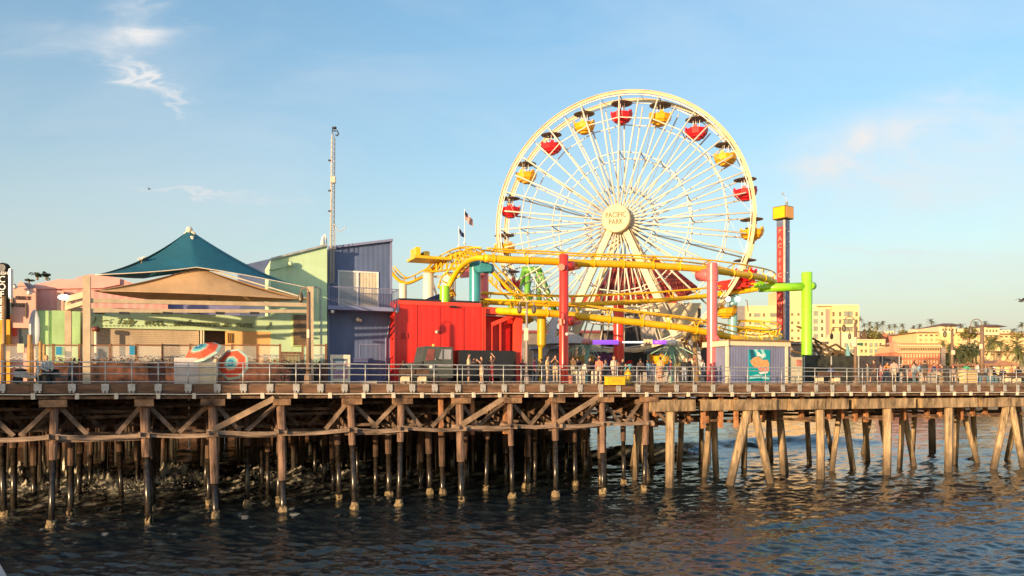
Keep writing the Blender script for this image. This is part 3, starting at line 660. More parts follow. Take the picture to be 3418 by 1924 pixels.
def make_mast():
    base = Q(1106, 826, 9.6); base.z -= 2.5
    top = P(1111, 462, base.y)
    t = thing('lattice_mast', 'thin lattice radio mast with cameras at its tip standing on the green roof', 'mast', base)
    legs = [Vector((math.cos(a), math.sin(a), 0))*.16 for a in (.4, 2.5, 4.6)]
    mm = M('mast_metal', (.58, .53, .46), .45, .12)
    for l in legs: MB().tube([base+l, top+l*.9, P(1109, 443, base.y)], [.035, .03, .02], 6).build('leg', mm, t, True)
    m = MB(); n = 30
    for k in range(n):
        f0, f1 = k/n, (k+1)/n
        for i in range(3):
            a, b = legs[i], legs[(i+1) % 3]; m.tube([base.lerp(top, f0)+a, base.lerp(top, f1)+b], .016, 5); m.tube([base.lerp(top, f1)+a, base.lerp(top, f1)+b], .014, 5)
    m.build('lattice', mm, t)
    MB().box(P(1112, 601, base.y-.25), .32, .25, .42).build('equipment_box', M('box_tan', (.62, .48, .36), .5), t)
    MB().tube([P(1109, 445, base.y), P(1110, 424, base.y)], .03, 6).build('tip', dark, t)
    m = MB(); m.box(P(1116, 428, base.y), .28, .16, .14); m.tube([P(1112, 438, base.y), P(1126, 437, base.y), P(1130, 448, base.y), P(1126, 454, base.y), P(1120, 450, base.y)], .05, 6); m.build('camera_head', dark, t, True)
    for y in (536, 637, 705): MB().box(P(1100, y, base.y), .18, .1, .1).build('sensor', dark, t)
    a = thing('weather_arm', 'thin forked antenna standing on the blue roof right beside the mast', 'antenna', P(1115, 826, base.y-.2))
    MB().tube([P(1115, 830, base.y-.2), P(1115, 770, base.y-.2), P(1112, 750, base.y-.2)], .025, 6).build('pole', grey, a)
    MB().tube([P(1112, 748, base.y-.2), P(1118, 752, base.y-.2), P(1129, 776, base.y-.2), P(1151, 762, base.y-.2), P(1151, 755, base.y-.2)], .035, 6).build('arm', grey, a)
    MB().tube([P(1119, 832, base.y-.3), P(1119, 772, base.y-.3)], .02, 6).build('pole', grey, a)
    a = thing('loudspeaker', 'white rounded loudspeaker horn on the roof edge left of the mast base', 'loudspeaker', P(1080, 818, base.y))
    MB().tube([P(1077, 818, base.y), P(1078, 795, base.y), P(1084, 783, base.y), P(1089, 800, base.y)], [.16, .1, .08, .05], 10).build('horn', white, a, True)
    MB().tube([P(1090, 825, base.y), P(1090, 796, base.y)], .03, 6).build('bracket', dark, a)
make_mast()

# ------------------------------------------------------------------ shade canopy
def sail(mb, top, curve, n=14, sag=.6, edge=.5):
    m_ = len(curve)
    for j in range(n+1):
        s = j/n
        for i, c in enumerate(curve):
            f = i/(m_-1); c = Vector(c); p = Vector(top).lerp(c, s)
            k = s*(1-s)*4
            p.z -= k*sag*(.35+.65*abs(2*f-1))
            mb.v.append(p)
    b = len(mb.v)-(n+1)*m_
    for j in range(n):
        for i in range(m_-1):
            q = b+j*m_+i; mb.f.append([q, q+1, q+m_+1, q+m_]); mb.m.append(0)
def bez(a, b, c, n=16): a, b, c = Vector(a), Vector(b), Vector(c); return [a*(1-t)**2+b*2*t*(1-t)+c*t*t for t in [i/n for i in range(n+1)]]
def solid(o, th=.02):
    s = o.modifiers.new('t', 'SOLIDIFY'); s.thickness = th; s.offset = 0; return o
def make_canopy():
    t = thing('shade_canopy', 'big shade canopy with peaked teal sail over a tan sail on tan posts', 'canopy', D(650, 5))
    tealf = M('teal_fabric', (.012, .12, .19), .75, .12, .7); tanf = M('tan_fabric', (.60, .38, .20), .85, .12, .6)
    post = M('tan_post', (.60, .47, .31), .55, .1)
    vf, vb = 3.6, 8.2
    def sq(px, py, v, w, z0=DZ):
        q = D(px, v); top = Q(px, py, v); u = uof(q); return MB().ubox(u-w/2, u+w/2, v-w/2, v+w/2, z0, top.z).build('post', post, t)
    sq(290, 922, vf, .36); sq(1036, 958, vf+1.2, .34); sq(228, 1010, vb, .34); sq(700, 985, 8.0, .3) if False else None
    # perimeter beams
    fl, fr, bk = Q(290, 1004, vf), Q(1036, 1020, vf+1.2), Q(228, 1000, vb)
    for dy in (0, 34):
        MB().bar(Q(300, 1004+dy, vf), Q(1030, 1019+dy*.62, vf+1.2), .22, .24 if dy == 0 else .20).build('beam', post, t)
    MB().bar(Q(282, 1012, vf), Q(222, 1030, vb), .2, .24).build('beam', post, t); MB().bar(Q(283, 985, vf), Q(226, 1000, vb), .2, .34).build('beam', post, t)
    MB().bar(Q(222, 1032, vb), Q(560, 1040, vb), .2, .24).build('beam', post, t)
    # peak mast and struts
    pk = Q(632, 768, 5.6); 
    MB().tube([Q(632, 905, 5.6), pk], .09, 10).build('peak_mast', cream, t, True)
    m = MB(); m.ball(pk, .2); m.tube([pk, pk+Vector((.35, 0, -.25))], .07); m.tube([pk, pk+Vector((-.3, 0, -.28))], .07); m.tube([pk+Vector((-.18, -.1, -.5)), pk+Vector((-.12, -.12, -1.2))], [.1, .05]); m.tube([pk+Vector((.22, -.1, -.4)), pk+Vector((.14, -.12, -1.5))], [.12, .04])
    m.build('peak_fitting', cream, t, True)
    L, Rr, Mf = Q(318, 918, vf+.2), Q(1032, 962, vf+1.3), Q(655, 893, 4.2)
    BL, BR = Q(330, 945, vb), Q(840, 900, 9.0)
    m = MB(); sail(m, pk, bez(L, Q(540, 908, 3.9), Mf)+bez(Mf, Q(830, 915, 4.4), Rr)[1:], sag=.55)
    sail(m, pk, bez(L, Q(420, 930, 6.2), Q(480, 930, vb)), sag=.4); sail(m, pk, bez(Q(480, 930, vb), Q(650, 900, 7.6), BR), sag=.3); sail(m, pk, bez(BR, Q(930, 940, 7), Rr), sag=.5)
    solid(m.build('teal_sail', tealf, t, True))
    MB().tube(bez(L+OUT*.03, Q(540, 910, 3.8), Mf+OUT*.03)+bez(Mf+OUT*.03, Q(830, 917, 4.3), Rr)[1:], .03, 6).build('edge_cable', cream, t, True)
    L2, R2, A2 = Q(312, 972, vf+.1), Q(1030, 1002, vf+1.2), Q(662, 893, 4.6)
    m = MB(); sail(m, A2, bez(L2, Q(660, 978, 3.0), R2), sag=.25)
    sail(m, A2, bez(L2, Q(560, 1018, vb), Q(700, 1005, vb+.5)), sag=.1); sail(m, A2, bez(Q(700, 1005, vb+.5), Q(860, 1010, vb), R2), sag=.1)
    solid(m.build('tan_sail', tanf, t, True))
    MB().tube([Vector(p)+UP*.06+OUT*.03 for p in bez(A2, Q(820, 940, 4.6), R2)], .05, 6).build('edge_cable', cream, t, True)
    MB().tube([Q(1042, 958, vf+1.2), Q(1060, 962, vf+1.2), Q(1062, 1010, vf+1.2)], .03, 6).build('cable_stay', grey, t, True)
    for x in (415, 560, 735, 850): MB().box(Q(x, 1046, vf), .5, .3, .12, .38).build('heater', dark, t)
    # lamp on the far left corner
    l = thing('globe_floodlight', 'bright white floodlight on the left corner of the canopy frame', 'lamp', Q(216, 992, vb-.3))
    MB().ball(Q(214, 993, vb-.4), (.34, .25, .16), 14, 8).build('lamp_head', M('lit_lamp', (1, .97, .85), .4, 0, emit=((1, .93, .75), 2.5)), l, True)
    MB().tube([Q(218, 993, vb-.3), Q(229, 985, vb)], .04, 6).build('arm', dark, l)
make_canopy()

def make_deck_fence():
    gl = bpy.data.materials.new('fence_glass'); gl.use_nodes = True; tt = gl.node_tree; b = tt.nodes['Principled BSDF']
    b.inputs['Base Color'].default_value = (.9, .93, .9, 1); b.inputs['Roughness'].default_value = .05; b.inputs['Alpha'].default_value = .16
    br = M('fence_brown', (.26, .13, .07), .6, .2); low = M('planter_brown', (.17, .065, .04), .8, .5, 1.2)
    t = thing('glass_fence', 'brown framed glass fence with white wave lines before the green building', 'fence', D(500, 6))
    v = 6.2; xs = [8, 95, 178, 265, 368, 455, 542, 635, 705, 775, 859, 935]
    for x in xs+[1010, 1088]:
        u = uof(D(x, v)); MB().ubox(u-.06, u+.06, v-.06, v+.06, DZ, zy(1148, D(x, v).y)).build('post', br, t)
    for a, b_ in list(zip(xs, xs[1:]))+[(1010, 1088)]:
        ua, ub = uof(D(a, v))+.065, uof(D(b_, v))-.065; zt = zy(1150, D(a, v).y)
        MB().ubox(ua, ub, v-.03, v+.03, zt-.09, zt).build('top_rail', br, t)
        g = MB().ubox(ua, ub, v-.012, v+.012, DZ+1.32, zt-.092).build('glass_panel', gl, t)
        m = MB()
        for zz in (zt-.75, zt-1.25):
            m.tube([U(ua+.15+(ub-ua-.3)*k/12, v-.03, zz+.05*math.sin(k*1.5)+R.uniform(-.02, .02)) for k in range(13)], .022, 5)
        m.build('wave_line', white, g)
    m = MB(); ua, ub = uof(D(180, v)), uof(D(1090, v)); m.ubox(ua, ub, v-.5, v-.1, DZ, DZ+1.15); m.build('planter_wall', low, t)
    bush = M('dry_bush', (.24, .13, .08), .9, .5, 3)
    m = MB(); 
    for k in range(900):
        u = R.uniform(ua, ub); p = U(u, v-.3+R.uniform(-.25, .25), DZ+1.15+abs(R.gauss(0, .14))); a = R.uniform(0, 6.28); s = R.uniform(.05, .11)
        d = Vector((math.cos(a), math.sin(a)*.5, R.uniform(-.6, .6)))*s; e = Vector((-math.sin(a)*.4, .4, R.uniform(.2, 1)))*s
        m.add([p-d, p+d, p+d*.4+e, p-d*.6+e], [(0, 1, 2, 3)])
    m.build('hedge', bush, t)
    for x in (185, 193, 434, 443): 
        pass
    for x0, x1, y0, y1, lab in ((57, 80, 1148, 1178, 'pale notice panel fixed to the fence near the coffee sign'), (187, 206, 1158, 1185, 'blue notice panel on the fence left of the big canopy post'), (432, 450, 1155, 1185, 'blue notice panel on the fence below the green script sign')):
        q = D((x0+x1)/2, v-.1); o = MB().pbox(x0, x1, v-.12, v-.07, zy(y1, q.y), zy(y0, q.y)).build('notice_panel', M('notice_blue', (.03, .30, .55), .5, .1) if x0 > 100 else M('notice_pale', (.75, .66, .45), .5), None, loc=q)
        tag(o, lab, 'sign')
    # picket gate
    t = thing('picket_gate', 'brown picket gate in the fence beside the parked bicycles', 'gate', D(980, 6.2))
    m = MB()
    for k in range(16): x = 938+k*4.6; u = uof(D(x, v)); m.ubox(u-.025, u+.025, v-.03, v+.0, DZ, zy(1175, 49))
    m.build('pickets', br, t); MB().pbox(937, 1009, v+.001, v+.05, zy(1182, 49), zy(1176, 49)).build('rail', br, t)
    # old timber posts at far left
    for k, (x, y, w) in enumerate(((100, 1118, .28), (106, 1150, .22), (135, 1140, .2), (148, 1150, .16))):
        q = D(x, 4.5); o = MB().tube([q, Q(x, y, 4.5)], [w*.5, w*.42], 9).build('timber_post', M('post_amber', (.55, .30, .10), .7, .3), None, True, loc=q)
        tag(o, ['tall amber timber post nearest the surfboard sign', 'short amber timber post leaning against the tallest one', 'thin timber post in the middle of the left group', 'thinnest timber post at the right of the left group'][k], 'post', 'timber posts at the left')
make_deck_fence()
# ------------------------------------------------------------------ red building
def make_red_building():
    v = 9.; t = thing('red_building', 'bright red metal clad building with a lower framed porch on its right', 'building', D(1450, v))
    rd = siding('red_siding', (.76, .03, .02), .45, .3, rough=.42, var=.05); tr = M('red_trim', (.82, .07, .04), .4, .04)
    h = 5.65
    MB().pbox(1316, 1608, v, v+9, DZ, ZC+h).build('wall', rd, t)
    MB().pbox(1330, 1606, v-.06, v-.005, ZC+h-.25, ZC+h+.03).build('roof_edge', tr, t)
    MB().pbox(1330, 1600, v+.3, v+3, ZC+h+.001, ZC+h+.22).build('roof_curb', dark, t)
    for x in (1317, 1610, 1617): MB().pbox(x, x+4, v-.1, v-.01 if x < 1600 else v+.3, DZ if x < 1600 else zy(1172, 56), ZC+h-.27).build('corner_trim', tr, t)
    # porch part
    hp = zy(1029, 57.5)
    MB().pbox(1622, 1740, v+1.3, v+7, DZ, hp-.3).build('porch_wall', rd, t)
    MB().pbox(1622, 1745, v+.2, v+.5, hp-.45, hp).build('porch_beam', tr, t)
    MB().pbox(1622, 1722, v+.55, v+1.28, hp-.6, hp-.5).build('porch_soffit', M('soffit_grey', (.45, .38, .4), .6), t)
    a, b = Q(1640, 1084, v+.3), Q(1722, 1050, v+.3); MB().bar(a, b, .12, .28).build('porch_brace', tr, t)
    for x, w in ((1640, 4), (1669, 4)): MB().pbox(x, x+w, v+.25, v+.4, zy(1172, 57), zy(1080 if x < 1650 else 1068, 57)).build('porch_post', tr, t)
    MB().pbox(1673, 1714, v+1.1, v+1.28, DZ, zy(1075, 57)).build('porch_door', M('deep_red', (.42, .005, .004), .5, .05), t)
    a = D(1724, v+.3); b = D(1748, v+.3)
    MB().prism([D(1720, v+.3), D(1738, v+.3), Q(1746, 1028, v+.3), Q(1722, 1028, v+.3)], N*.6).build('porch_side', tr, t)
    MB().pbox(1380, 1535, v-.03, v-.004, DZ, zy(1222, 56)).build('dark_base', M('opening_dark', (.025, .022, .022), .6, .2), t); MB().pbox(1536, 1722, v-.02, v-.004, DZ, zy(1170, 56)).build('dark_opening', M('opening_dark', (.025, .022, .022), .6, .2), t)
    MB().ball(Q(1458, 1108, v-.2), .13).build('wall_lamp', cream, t, True)
    for x in (1392, 1470, 1548): MB().pbox(x, x+1.2, v-.03, v-.004, DZ, ZC+h-.26).build('panel_seam', MC['deep_red_seam'] if 'deep_red_seam' in MC else M('deep_red_seam', (.35, .01, .01), .5), t)
    MB().pbox(1340, 1362, v-.06, v-.004, zy(1130, 54.5), zy(1112, 54.5)).build('vent', M('vent_red', (.45, .02, .02), .5, .3, 9), t)
    MB().box(Q(1512, 1024, v-.15), .5, .3, .12, .38).build('roof_lamp', dark, t)
    t = thing('navy_roof', 'dark blue slanted roof panel rising behind the red building', 'roof', D(1450, 14))
    fix(MB().prism([Q(x, y, 14) for x, y in ((1414, 1003), (1440, 992), (1492, 972), (1513, 971), (1513, 1012), (1414, 1012))], N*4).build('panel', M('navy_panel', (.07, .10, .25), .6, .1), t))
    MB().bar(Q(1468, 982, 13.95), Q(1468, 1010, 13.95), .05, .06, T).build('seam', dark, t)
make_red_building()

def wheel_mb(m, c, r, w, ax, n=18):
    ax = Vector(ax).normalized(); M3 = UP.rotation_difference(ax).to_matrix()
    return m.lathe([(r*.6, -w/2), (r, -w/2), (r, w/2), (r*.6, w/2)], n, c, M3)
def make_truck():
    v0 = 3.4; t = thing('utility_truck', 'dark grey utility truck with boxy black rear body parked before the red building', 'truck', D(1540, v0))
    body = M('truck_grey', (.075, .085, .075), .35, .1, coat=.3); bk = M('truck_black', (.02, .02, .022), .4, .1)
    z = lambda y: zy(y, D(1540, v0).y)
    u = lambda px: uof(D(px, v0))
    MB().prism([Vector((q.x, q.y, zz)) for q, zz in ((D(1366, v0), z(1262)), (D(1512, v0), z(1262)), (D(1512, v0), z(1160)), (D(1419, v0), z(1158)), (D(1408, v0), z(1208)), (D(1372, v0), z(1214)), (D(1366, v0), z(1225)))], N*2.0).build('cab', body, t)
    MB().prism([Q(x, y, v0-.03) for x, y in ((1424, 1205), (1420, 1205), (1428, 1166), (1452, 1166), (1448, 1202))], N*.025).build('windscreen', M('screen_red', (.25, .07, .06), .15, .2), t)
    MB().prism([Q(x, y, v0-.03) for x, y in ((1464, 1200), (1475, 1166), (1507, 1167), (1506, 1200))], N*.025).build('side_window', M('truck_glass', (.32, .32, .36), .1, .15), t)
    MB().ubox(u(1476), u(1480), v0-.05, v0-.031, z(1200), z(1168)).build('window_pillar', body, t)
    MB().ubox(u(1533), u(1714), v0-.02, v0+2.2, z(1262), z(1169)).build('box_body', bk, t)
    MB().ubox(u(1512)+.02, u(1533)-.02, v0+.2, v0+1.9, z(1255), z(1228)).build('chassis', bk, t)
    for px in (1395, 1560, 1690):
        for s in (0, 1.85):
            m = wheel_mb(MB(), Vector((*D(px, v0).xy, z(1258)))+N*(.15+s), .42, .3, N); m.build('tyre', M('rubber', (.02, .02, .02), .8), t)
    m = MB(); m.ball(Q(1447, 1154, v0+.6), .11); m.build('beacon', M('amber_lamp', (.9, .5, .1), .3), t, True)
    MB().ball(Q(1440, 1225, v0-.08), .13).build('headlight', M('white_glass', (1, 1, 1)), t, True)
    m = MB(); m.tube([Q(1368, 1238, v0-.2), Q(1445, 1240, v0-.2)], .06, 6); m.tube([Q(1370, 1232, v0-.15), Q(1370, 1255, v0-.15)], .05, 6); m.build('bumper', galv, t, True)
    MB().tube([Q(1452, 1198, v0-.1), Q(1453, 1200, v0-.3)], .04, 6).build('mirror', galv, t)
    MB().ubox(u(1462), u(1510), v0-.04, v0-.004, z(1224), z(1218)).build('step', grey, t)
make_truck()

# ------------------------------------------------------------------ ferris wheel
TH = math.radians(19); WN = Vector((-math.sin(TH), -math.cos(TH), 0)); WR = Vector((math.cos(TH), -math.sin(TH), 0))
WC = Vector((10.98, 78.0, ZC+15.80)); RAD = 12.9
def wp(a, r, s): return WC+(WR*math.sin(a)+UP*math.cos(a))*r+WN*s
def make_wheel():
    t = thing('ferris_wheel', 'giant cream ferris wheel with thin spokes and a round lettered hub disc', 'ferris wheel', Vector((WC.x, WC.y, DZ)))
    rim = M('rim_cream', (.66, .52, .30), .5, .12, .6); sp = M('spoke_cream', (.74, .68, .57), .45, .10, .6)
    hw = 1.25; n = 20; A = [2*PI*k/n for k in range(n)]
    for s in (hw, -hw):
        o = MB()
        for k in range(n):                                   # straight rim segments, a channel section each
            for q in range(4):
                a0, a1 = A[k]+2*PI/n*q/4, A[k]+2*PI/n*(q+1)/4
                o.bar(wp(a0, RAD-.16, s), wp(a1, RAD-.16, s), .12, .30, WN.cross(wp(a1, 1, 0)-wp(a0, 1, 0)) )
        o.build('rim', rim, t)
        o = MB()
        for k in range(n*4): o.bar(wp(2*PI*k/80, RAD-.02, s+.0), wp(2*PI*(k+1)/80, RAD-.02, s), .34, .05, wp(2*PI*k/80, 1, 0)-WC)
        o.build('rim_flange', rim, t)
        o = MB()
        for k in range(n*4): o.bar(wp(2*PI*k/80, RAD-.46, s+.03), wp(2*PI*(k+1)/80, RAD-.46, s+.03), .09, .09)
        o.build('inner_rim', sp, t)
        for rr in (.80, .535, .27):
            m = MB()
            for k in range(n): m.tube([wp(A[k], RAD*rr, s), wp(A[(k+1) % n], RAD*rr, s)], .055, 6)
            m.build('ring', sp, t)
        for k in range(40):
            a = 2*PI*k/40; r1 = RAD-.1 if k % 2 == 0 else RAD*.94
            MB().tube([wp(a, 1.0, s*1.5), wp(a, r1, s)], .085 if s > 0 else .075, 7).build('spoke', sp, t, True)
    for k in range(n):
        m = MB()
        for rr in (.97, .80, .535, .27): m.tube([wp(A[k], RAD*rr, hw), wp(A[k], RAD*rr, -hw)], .05, 6)
        m.tube([wp(A[k], RAD*.80, hw), wp(A[k], RAD*.535, -hw)], .03, 5); m.tube([wp(A[k], RAD*.535, hw), wp(A[k], RAD*.27, -hw)], .03, 5)
        m.build('cross_tie', M('tie_grey', (.40, .36, .30), .5), t)
        a = A[k]+PI/n
        m = MB(); m.tube([wp(A[k], RAD*.8, hw), wp(A[k]+PI*2/n, RAD*.97, hw)], .016, 5) if k in (4, 5, 14, 15, 16, 3) else m.tube([wp(a, RAD*.99, hw), wp(a, RAD*.99, -hw)], .03, 5)
        m.build('stay_wire', sp, t)
    MX = UP.rotation_difference(WN).to_matrix()
    MB().lathe([(.3, -2.6), (1.35, -2.5), (1.35, 2.3), (1.0, 2.4)], 32, WC, MX).build('hub_drum', M('hub_tan', (.62, .52, .38), .5, .08), t)
    MB().lathe([(1.0, 2.41), (1.30, 2.45), (1.36, 2.5), (1.36, 2.9), (1.30, 2.95), (1e-4, 2.96)], 40, WC, MX).build('hub_disc', M('disc_cream', (.68, .52, .30), .5, .03), t, 'auto')
    ink = M('ink_brown', (.10, .055, .03), .5)
    c = WC+WN*2.99
    for k, (s, dz) in enumerate((('PACIFIC', .30), ('PARK', -.36))): text_obj('lettering', s, .74, c+UP*dz, WR, ink, t, .012, .78, bold=.002)
    # supporting A-frames
    for s in (2.0, -2.0):
        for sg in (-1, 1):
            a = WC+WN*s+WR*sg*.3; b = WC+WN*s+WR*sg*7.6; b.z = DZ
            MB().bar(a, b, .62, .5, WN).build('support_leg', M('leg_cream', (.70, .58, .36), .5, .06), t)
            c0, c1 = a.lerp(b, .05), a.lerp(b, .98)
            if s > 0: MB().bar(c0+WR*sg*.5+WN*.05, c1+WR*sg*.75+WN*.05, .10, .12, WN).build('cable_tray', M('tray_dark', (.25, .18, .1), .6), t)
        MB().bar(WC+WN*s+WR*-3.8-UP*8.6, WC+WN*s+WR*3.8-UP*8.6, .25, .3).build('support_tie', MC['leg_cream'], t)
    MB().box(Vector((WC.x, WC.y, DZ+.5)), 14, 8, 1.0, -TH).build('base_platform', M('platform_grey', (.30, .27, .25), .8, .15), t)
    return t
wheel = make_wheel()
def make_gondola(col):
    names = {'red': (.70, .012, .02), 'yellow': (.88, .42, .01)}
    t = thing('gondola', 'x', 'gondola', (0, 0, 0), 'gondolas round the ferris wheel')
    c = M('gondola_'+col, names[col], .4, .05, coat=.1)
    z = -1.15
    o = MB().lathe([(.42, z-.98), (.50, z-.84), (.78, z-.78), (.84, z-.66), (1.0, z-.52), (1.10, z-.16), (1.14, z-.03), (1.08, z), (.98, z), (.95, z-.3), (.5, z-.5), (.05, z-.52)], 10).build('bowl', c, t)
    for k in range(5): a = 2*PI*k/5+.3; MB().box((1.02*math.cos(a), 1.02*math.sin(a), z+.10), .34, .16, .22, a+PI/2).build('seat_back', c, t)
    MB().lathe([(.94, -.10), (1.08, -.13), (1.08, -.15), (.94, -.16), (.1, -.02), (.001, -.02)], 14).build('canopy_underside', M('canopy_olive', (.34, .30, .24), .6, .1), t)
    MB().lathe([(1.08, -.125), (.6, .02), (.05, .10), (.001, .10)], 14).build('canopy_top', M('canopy_grey', (.22, .20, .17), .6, .1), t)
    m = MB()
    for k in range(4): a = PI/4+k*PI/2; m.tube([(.32*math.cos(a), .32*math.sin(a), 0), (.3*math.cos(a), .3*math.sin(a), z-.4)], .03, 6)
    m.build('pole', white, t)
    MB().tube([(0, 0, .1), (0, 0, .28)], .1, 8).build('hanger', dark, t)
    return t
def person_bust():
    m = MB(); m.ball((0, 0, .16), (.085, .09, .11)); m.ball((0, 0, -.12), (.17, .12, .22)); return m
GP = {'red': make_gondola('red'), 'yellow': make_gondola('yellow')}; used_g = set()
RID = None
ordn = ['', 'first', 'second', 'third', 'fourth', 'fifth']
for k in range(20):
    a = 2*PI*k/20; col = 'red' if k % 2 == 0 else 'yellow'
    o = GP[col] if col not in used_g else copy_tree(GP[col]); used_g.add(col)
    p = wp(a, RAD*.965, 0); o.location = p-UP*.28; o.rotation_euler = (0, R.uniform(-.03, .03), R.uniform(0, 1))
    if k == 0: lab = 'red gondola hanging at the very top of the wheel'
    elif k == 10: lab = 'red gondola at the very bottom of the wheel behind the deck rides'
    else:
        side = 'right' if k < 10 else 'left'; q = k if k < 10 else 20-k
        w_ = {1: 'next to the top one, on the %s', 2: 'second down from the top on the %s', 3: 'third down from the top on the %s', 4: 'at the %s edge, above hub height', 5: 'at the %s edge just below hub height', 6: 'low on the %s side partly behind the coaster track', 7: 'low on the %s behind the lower coaster track', 8: 'near the bottom %s behind the rides', 9: 'beside the bottom gondola on its %s'}[q] % side
        lab = '%s gondola %s' % (col, w_)
    o['label'] = lab
    if abs((k+10) % 20-10) <= 5:
        for j in range(R.choice((2, 2, 3))):
            g = R.uniform(3.6, 6)
            if RID is None:
                r_ = person_bust().build('person', black, None, True, loc=(0, 0, 0)); RID = r_
            else: r_ = RID.copy(); C.objects.link(r_)
            q = p-UP*(.28+1.22)+Vector((.72*math.cos(g), .72*math.sin(g), 0)); r_.location = q
            tag(r_, 'rider seen only as a dark head above a gondola edge', 'person', 'riders in the wheel gondolas')
# added block on posts, unseen left of the view, placed to shade the near edge
_d = Vector((-math.sin(SUN_AZ), -math.cos(SUN_AZ), 0)); _s = Vector((_d.y, -_d.x, 0))
def make_shade_block():
    t = thing('added_shade_block', 'added unseen block on posts left of the view, shading the near pier edge', 'building', Vector((-48, 2, 0)))
    e = D(760, 0)+_d*46; e.z = 0; a = e; b = e+_s*(-1)*(-30) if False else e
    tl = Vector((-.9268, -.3756, 0))
    c = [e, e+tl*34, e+tl*34+_d*9, e+_d*9]
    w = M('shade_block_wall', (.55, .48, .40), .7, .1)
    MB().hexa([p+UP*z for z in (10.1, 12.5) for p in c]).build('shade_slab', w, t)
    for k in range(6): q = e+tl*(k*6.6+.5)+_d*1; MB().tube([q, q+UP*10.1], .25, 8).build('post', woodd, t)
make_shade_block()

# ------------------------------------------------------------------ roller coaster
def cr(pts, n=8):                                   # Catmull-Rom through points
    pts = [Vector(p) for p in pts]; q = [pts[0]*2-pts[1]]+pts+[pts[-1]*2-pts[-2]]; out = []
    for i in range(1, len(q)-2):
        for k in range(n):
            t = k/n; a, b, c, d = q[i-1:i+3]
            out.append(.5*((2*b)+(c-a)*t+(2*a-5*b+4*c-d)*t*t+(3*b-a-3*c+d)*t**3))
    return out+[pts[-1]]
TIES = []
def make_coaster():
    t = thing('roller_coaster', 'yellow steel roller coaster track winding round the wheel on coloured columns', 'roller coaster', D(1880, 7))
    def run(pts, r=.27, gauge=.95, lift=.62, bank=None, tie=2.6, n=10, thick=.06, flip=1):
        c = cr(pts, n); m = len(c)
        MB().tube(c, r, 12).build('track_spine', yellow, t, True)
        Lr, Rr = [], []; acc = 0; nxt = .5
        for i, p in enumerate(c):
            d = (c[min(i+1, m-1)]-c[max(i-1, 0)]).normalized()
            b = bank[0]+(bank[1]-bank[0])*i/(m-1) if isinstance(bank, tuple) and len(bank) == 2 else (np.interp(i/(m-1), np.linspace(0, 1, len(bank)), bank) if bank else 0)
            x = d.cross(UP).normalized(); u = x.cross(d).normalized()
            x2 = x*math.cos(b)+u*math.sin(b); u2 = u*math.cos(b)-x*math.sin(b)
            cc = p+u2*lift; Lr.append(cc-x2*gauge/2); Rr.append(cc+x2*gauge/2)
            if i:
                acc += (p-c[i-1]).length
                if acc > nxt: nxt += tie; TIES.append((p+u2*r*.6, Lr[-1], Rr[-1], d, u2, r))
        for q in (Lr, Rr): MB().tube(q, thick+.005, 8).build('rail', yellow, t, True)
        return c
    v = 7.0
    # upper run from the teal column across to the right hand curl and back behind, lower
    up = [Q(1617, 862, 7), Q(1720, 869, 7), Q(1818, 872, 7), Q(1933, 879, 7), Q(2050, 882, 7), Q(2148, 886, 7), Q(2314, 896, 7), Q(2417, 908, 7.2), Q(2500, 920, 8.2), Q(2562, 932, 10.2), Q(2584, 945, 13), Q(2560, 958, 15.6), Q(2490, 970, 16.8), Q(2420, 981, 17)]
    run(up, bank=(0, 0, 0, 0, .02, .05, .12, .3, .45, .55, .5, .35, .2, .1))
    run([Q(2420, 981, 17), Q(2355, 989, 17), Q(2190, 1004, 17), Q(2024, 1013, 17), Q(1900, 1018, 17), Q(1740, 1014, 17), Q(1606, 1008, 17)], r=.22, lift=.75)
    # lower front run
    lo = [Q(1600, 1035, 11), Q(1700, 1040, 8.4), Q(1783, 1044, 7), Q(1862, 1049, 7), Q(1929, 1056, 7), Q(2107, 1075, 7), Q(2272, 1094, 7), Q(2350, 1108, 7), Q(2417, 1122, 7), Q(2480, 1133, 7.4), Q(2540, 1139, 8.8), Q(2590, 1133, 11.5), Q(2600, 1118, 14.5), Q(2560, 1105, 17), Q(2500, 1098, 18), Q(2440, 1100, 18)]
    run(lo, lift=.78, bank=(0, 0, 0, 0, 0, 0, 0, .05, .15, .3, .4, .45, .4, .3, .2, .1))
    # run from the upper left end, curling down to the lime column
    run([Q(1617, 862, 7), Q(1590, 862, 7.6), Q(1560, 874, 9), Q(1533, 898, 10.6), Q(1512, 930, 11.6), Q(1495, 962, 12), Q(1488, 990, 12.5), Q(1500, 1012, 14)], r=.2, bank=(0, -.15, -.4, -.6, -.5, -.3, -.1, 0), tie=.5)
    # lift hill and first drop far behind
    crest = [Q(1300, 902, 30), Q(1330, 935, 30), Q(1360, 946, 30), Q(1400, 930, 30), Q(1425, 915, 30)]
    run(crest, r=.16, lift=.5, tie=1.3)
    hill = [Q(1433, 918, 26), Q(1450, 898, 26), Q(1480, 870, 26), Q(1515, 852, 26), Q(1552, 844, 26), Q(1585, 850, 26), Q(1612, 872, 26), Q(1640, 905, 26), Q(1700, 968, 26), Q(1765, 1030, 26), Q(1800, 1052, 26)]
    run(hill, r=.18, lift=.5, tie=1.1)
    run([Q(1433, 922, 27.3), Q(1455, 902, 27.3), Q(1490, 872, 27.3), Q(1530, 856, 27.3), Q(1570, 858, 27.3)], r=.14, lift=.4, tie=1.1)
    # truss under the lift hill
    ch = [Q(x, y, 25) for x, y in ((1432, 908), (1470, 905), (1510, 899), (1545, 890))]; tp = [Q(x, y, 25) for x, y in ((1445, 888), (1468, 868), (1488, 851), (1510, 842))]
    m = MB(); 
    for a, b in zip(ch, ch[1:]): m.tube([a, b], .1, 6)
    m.build('truss_chord', yellow, t)
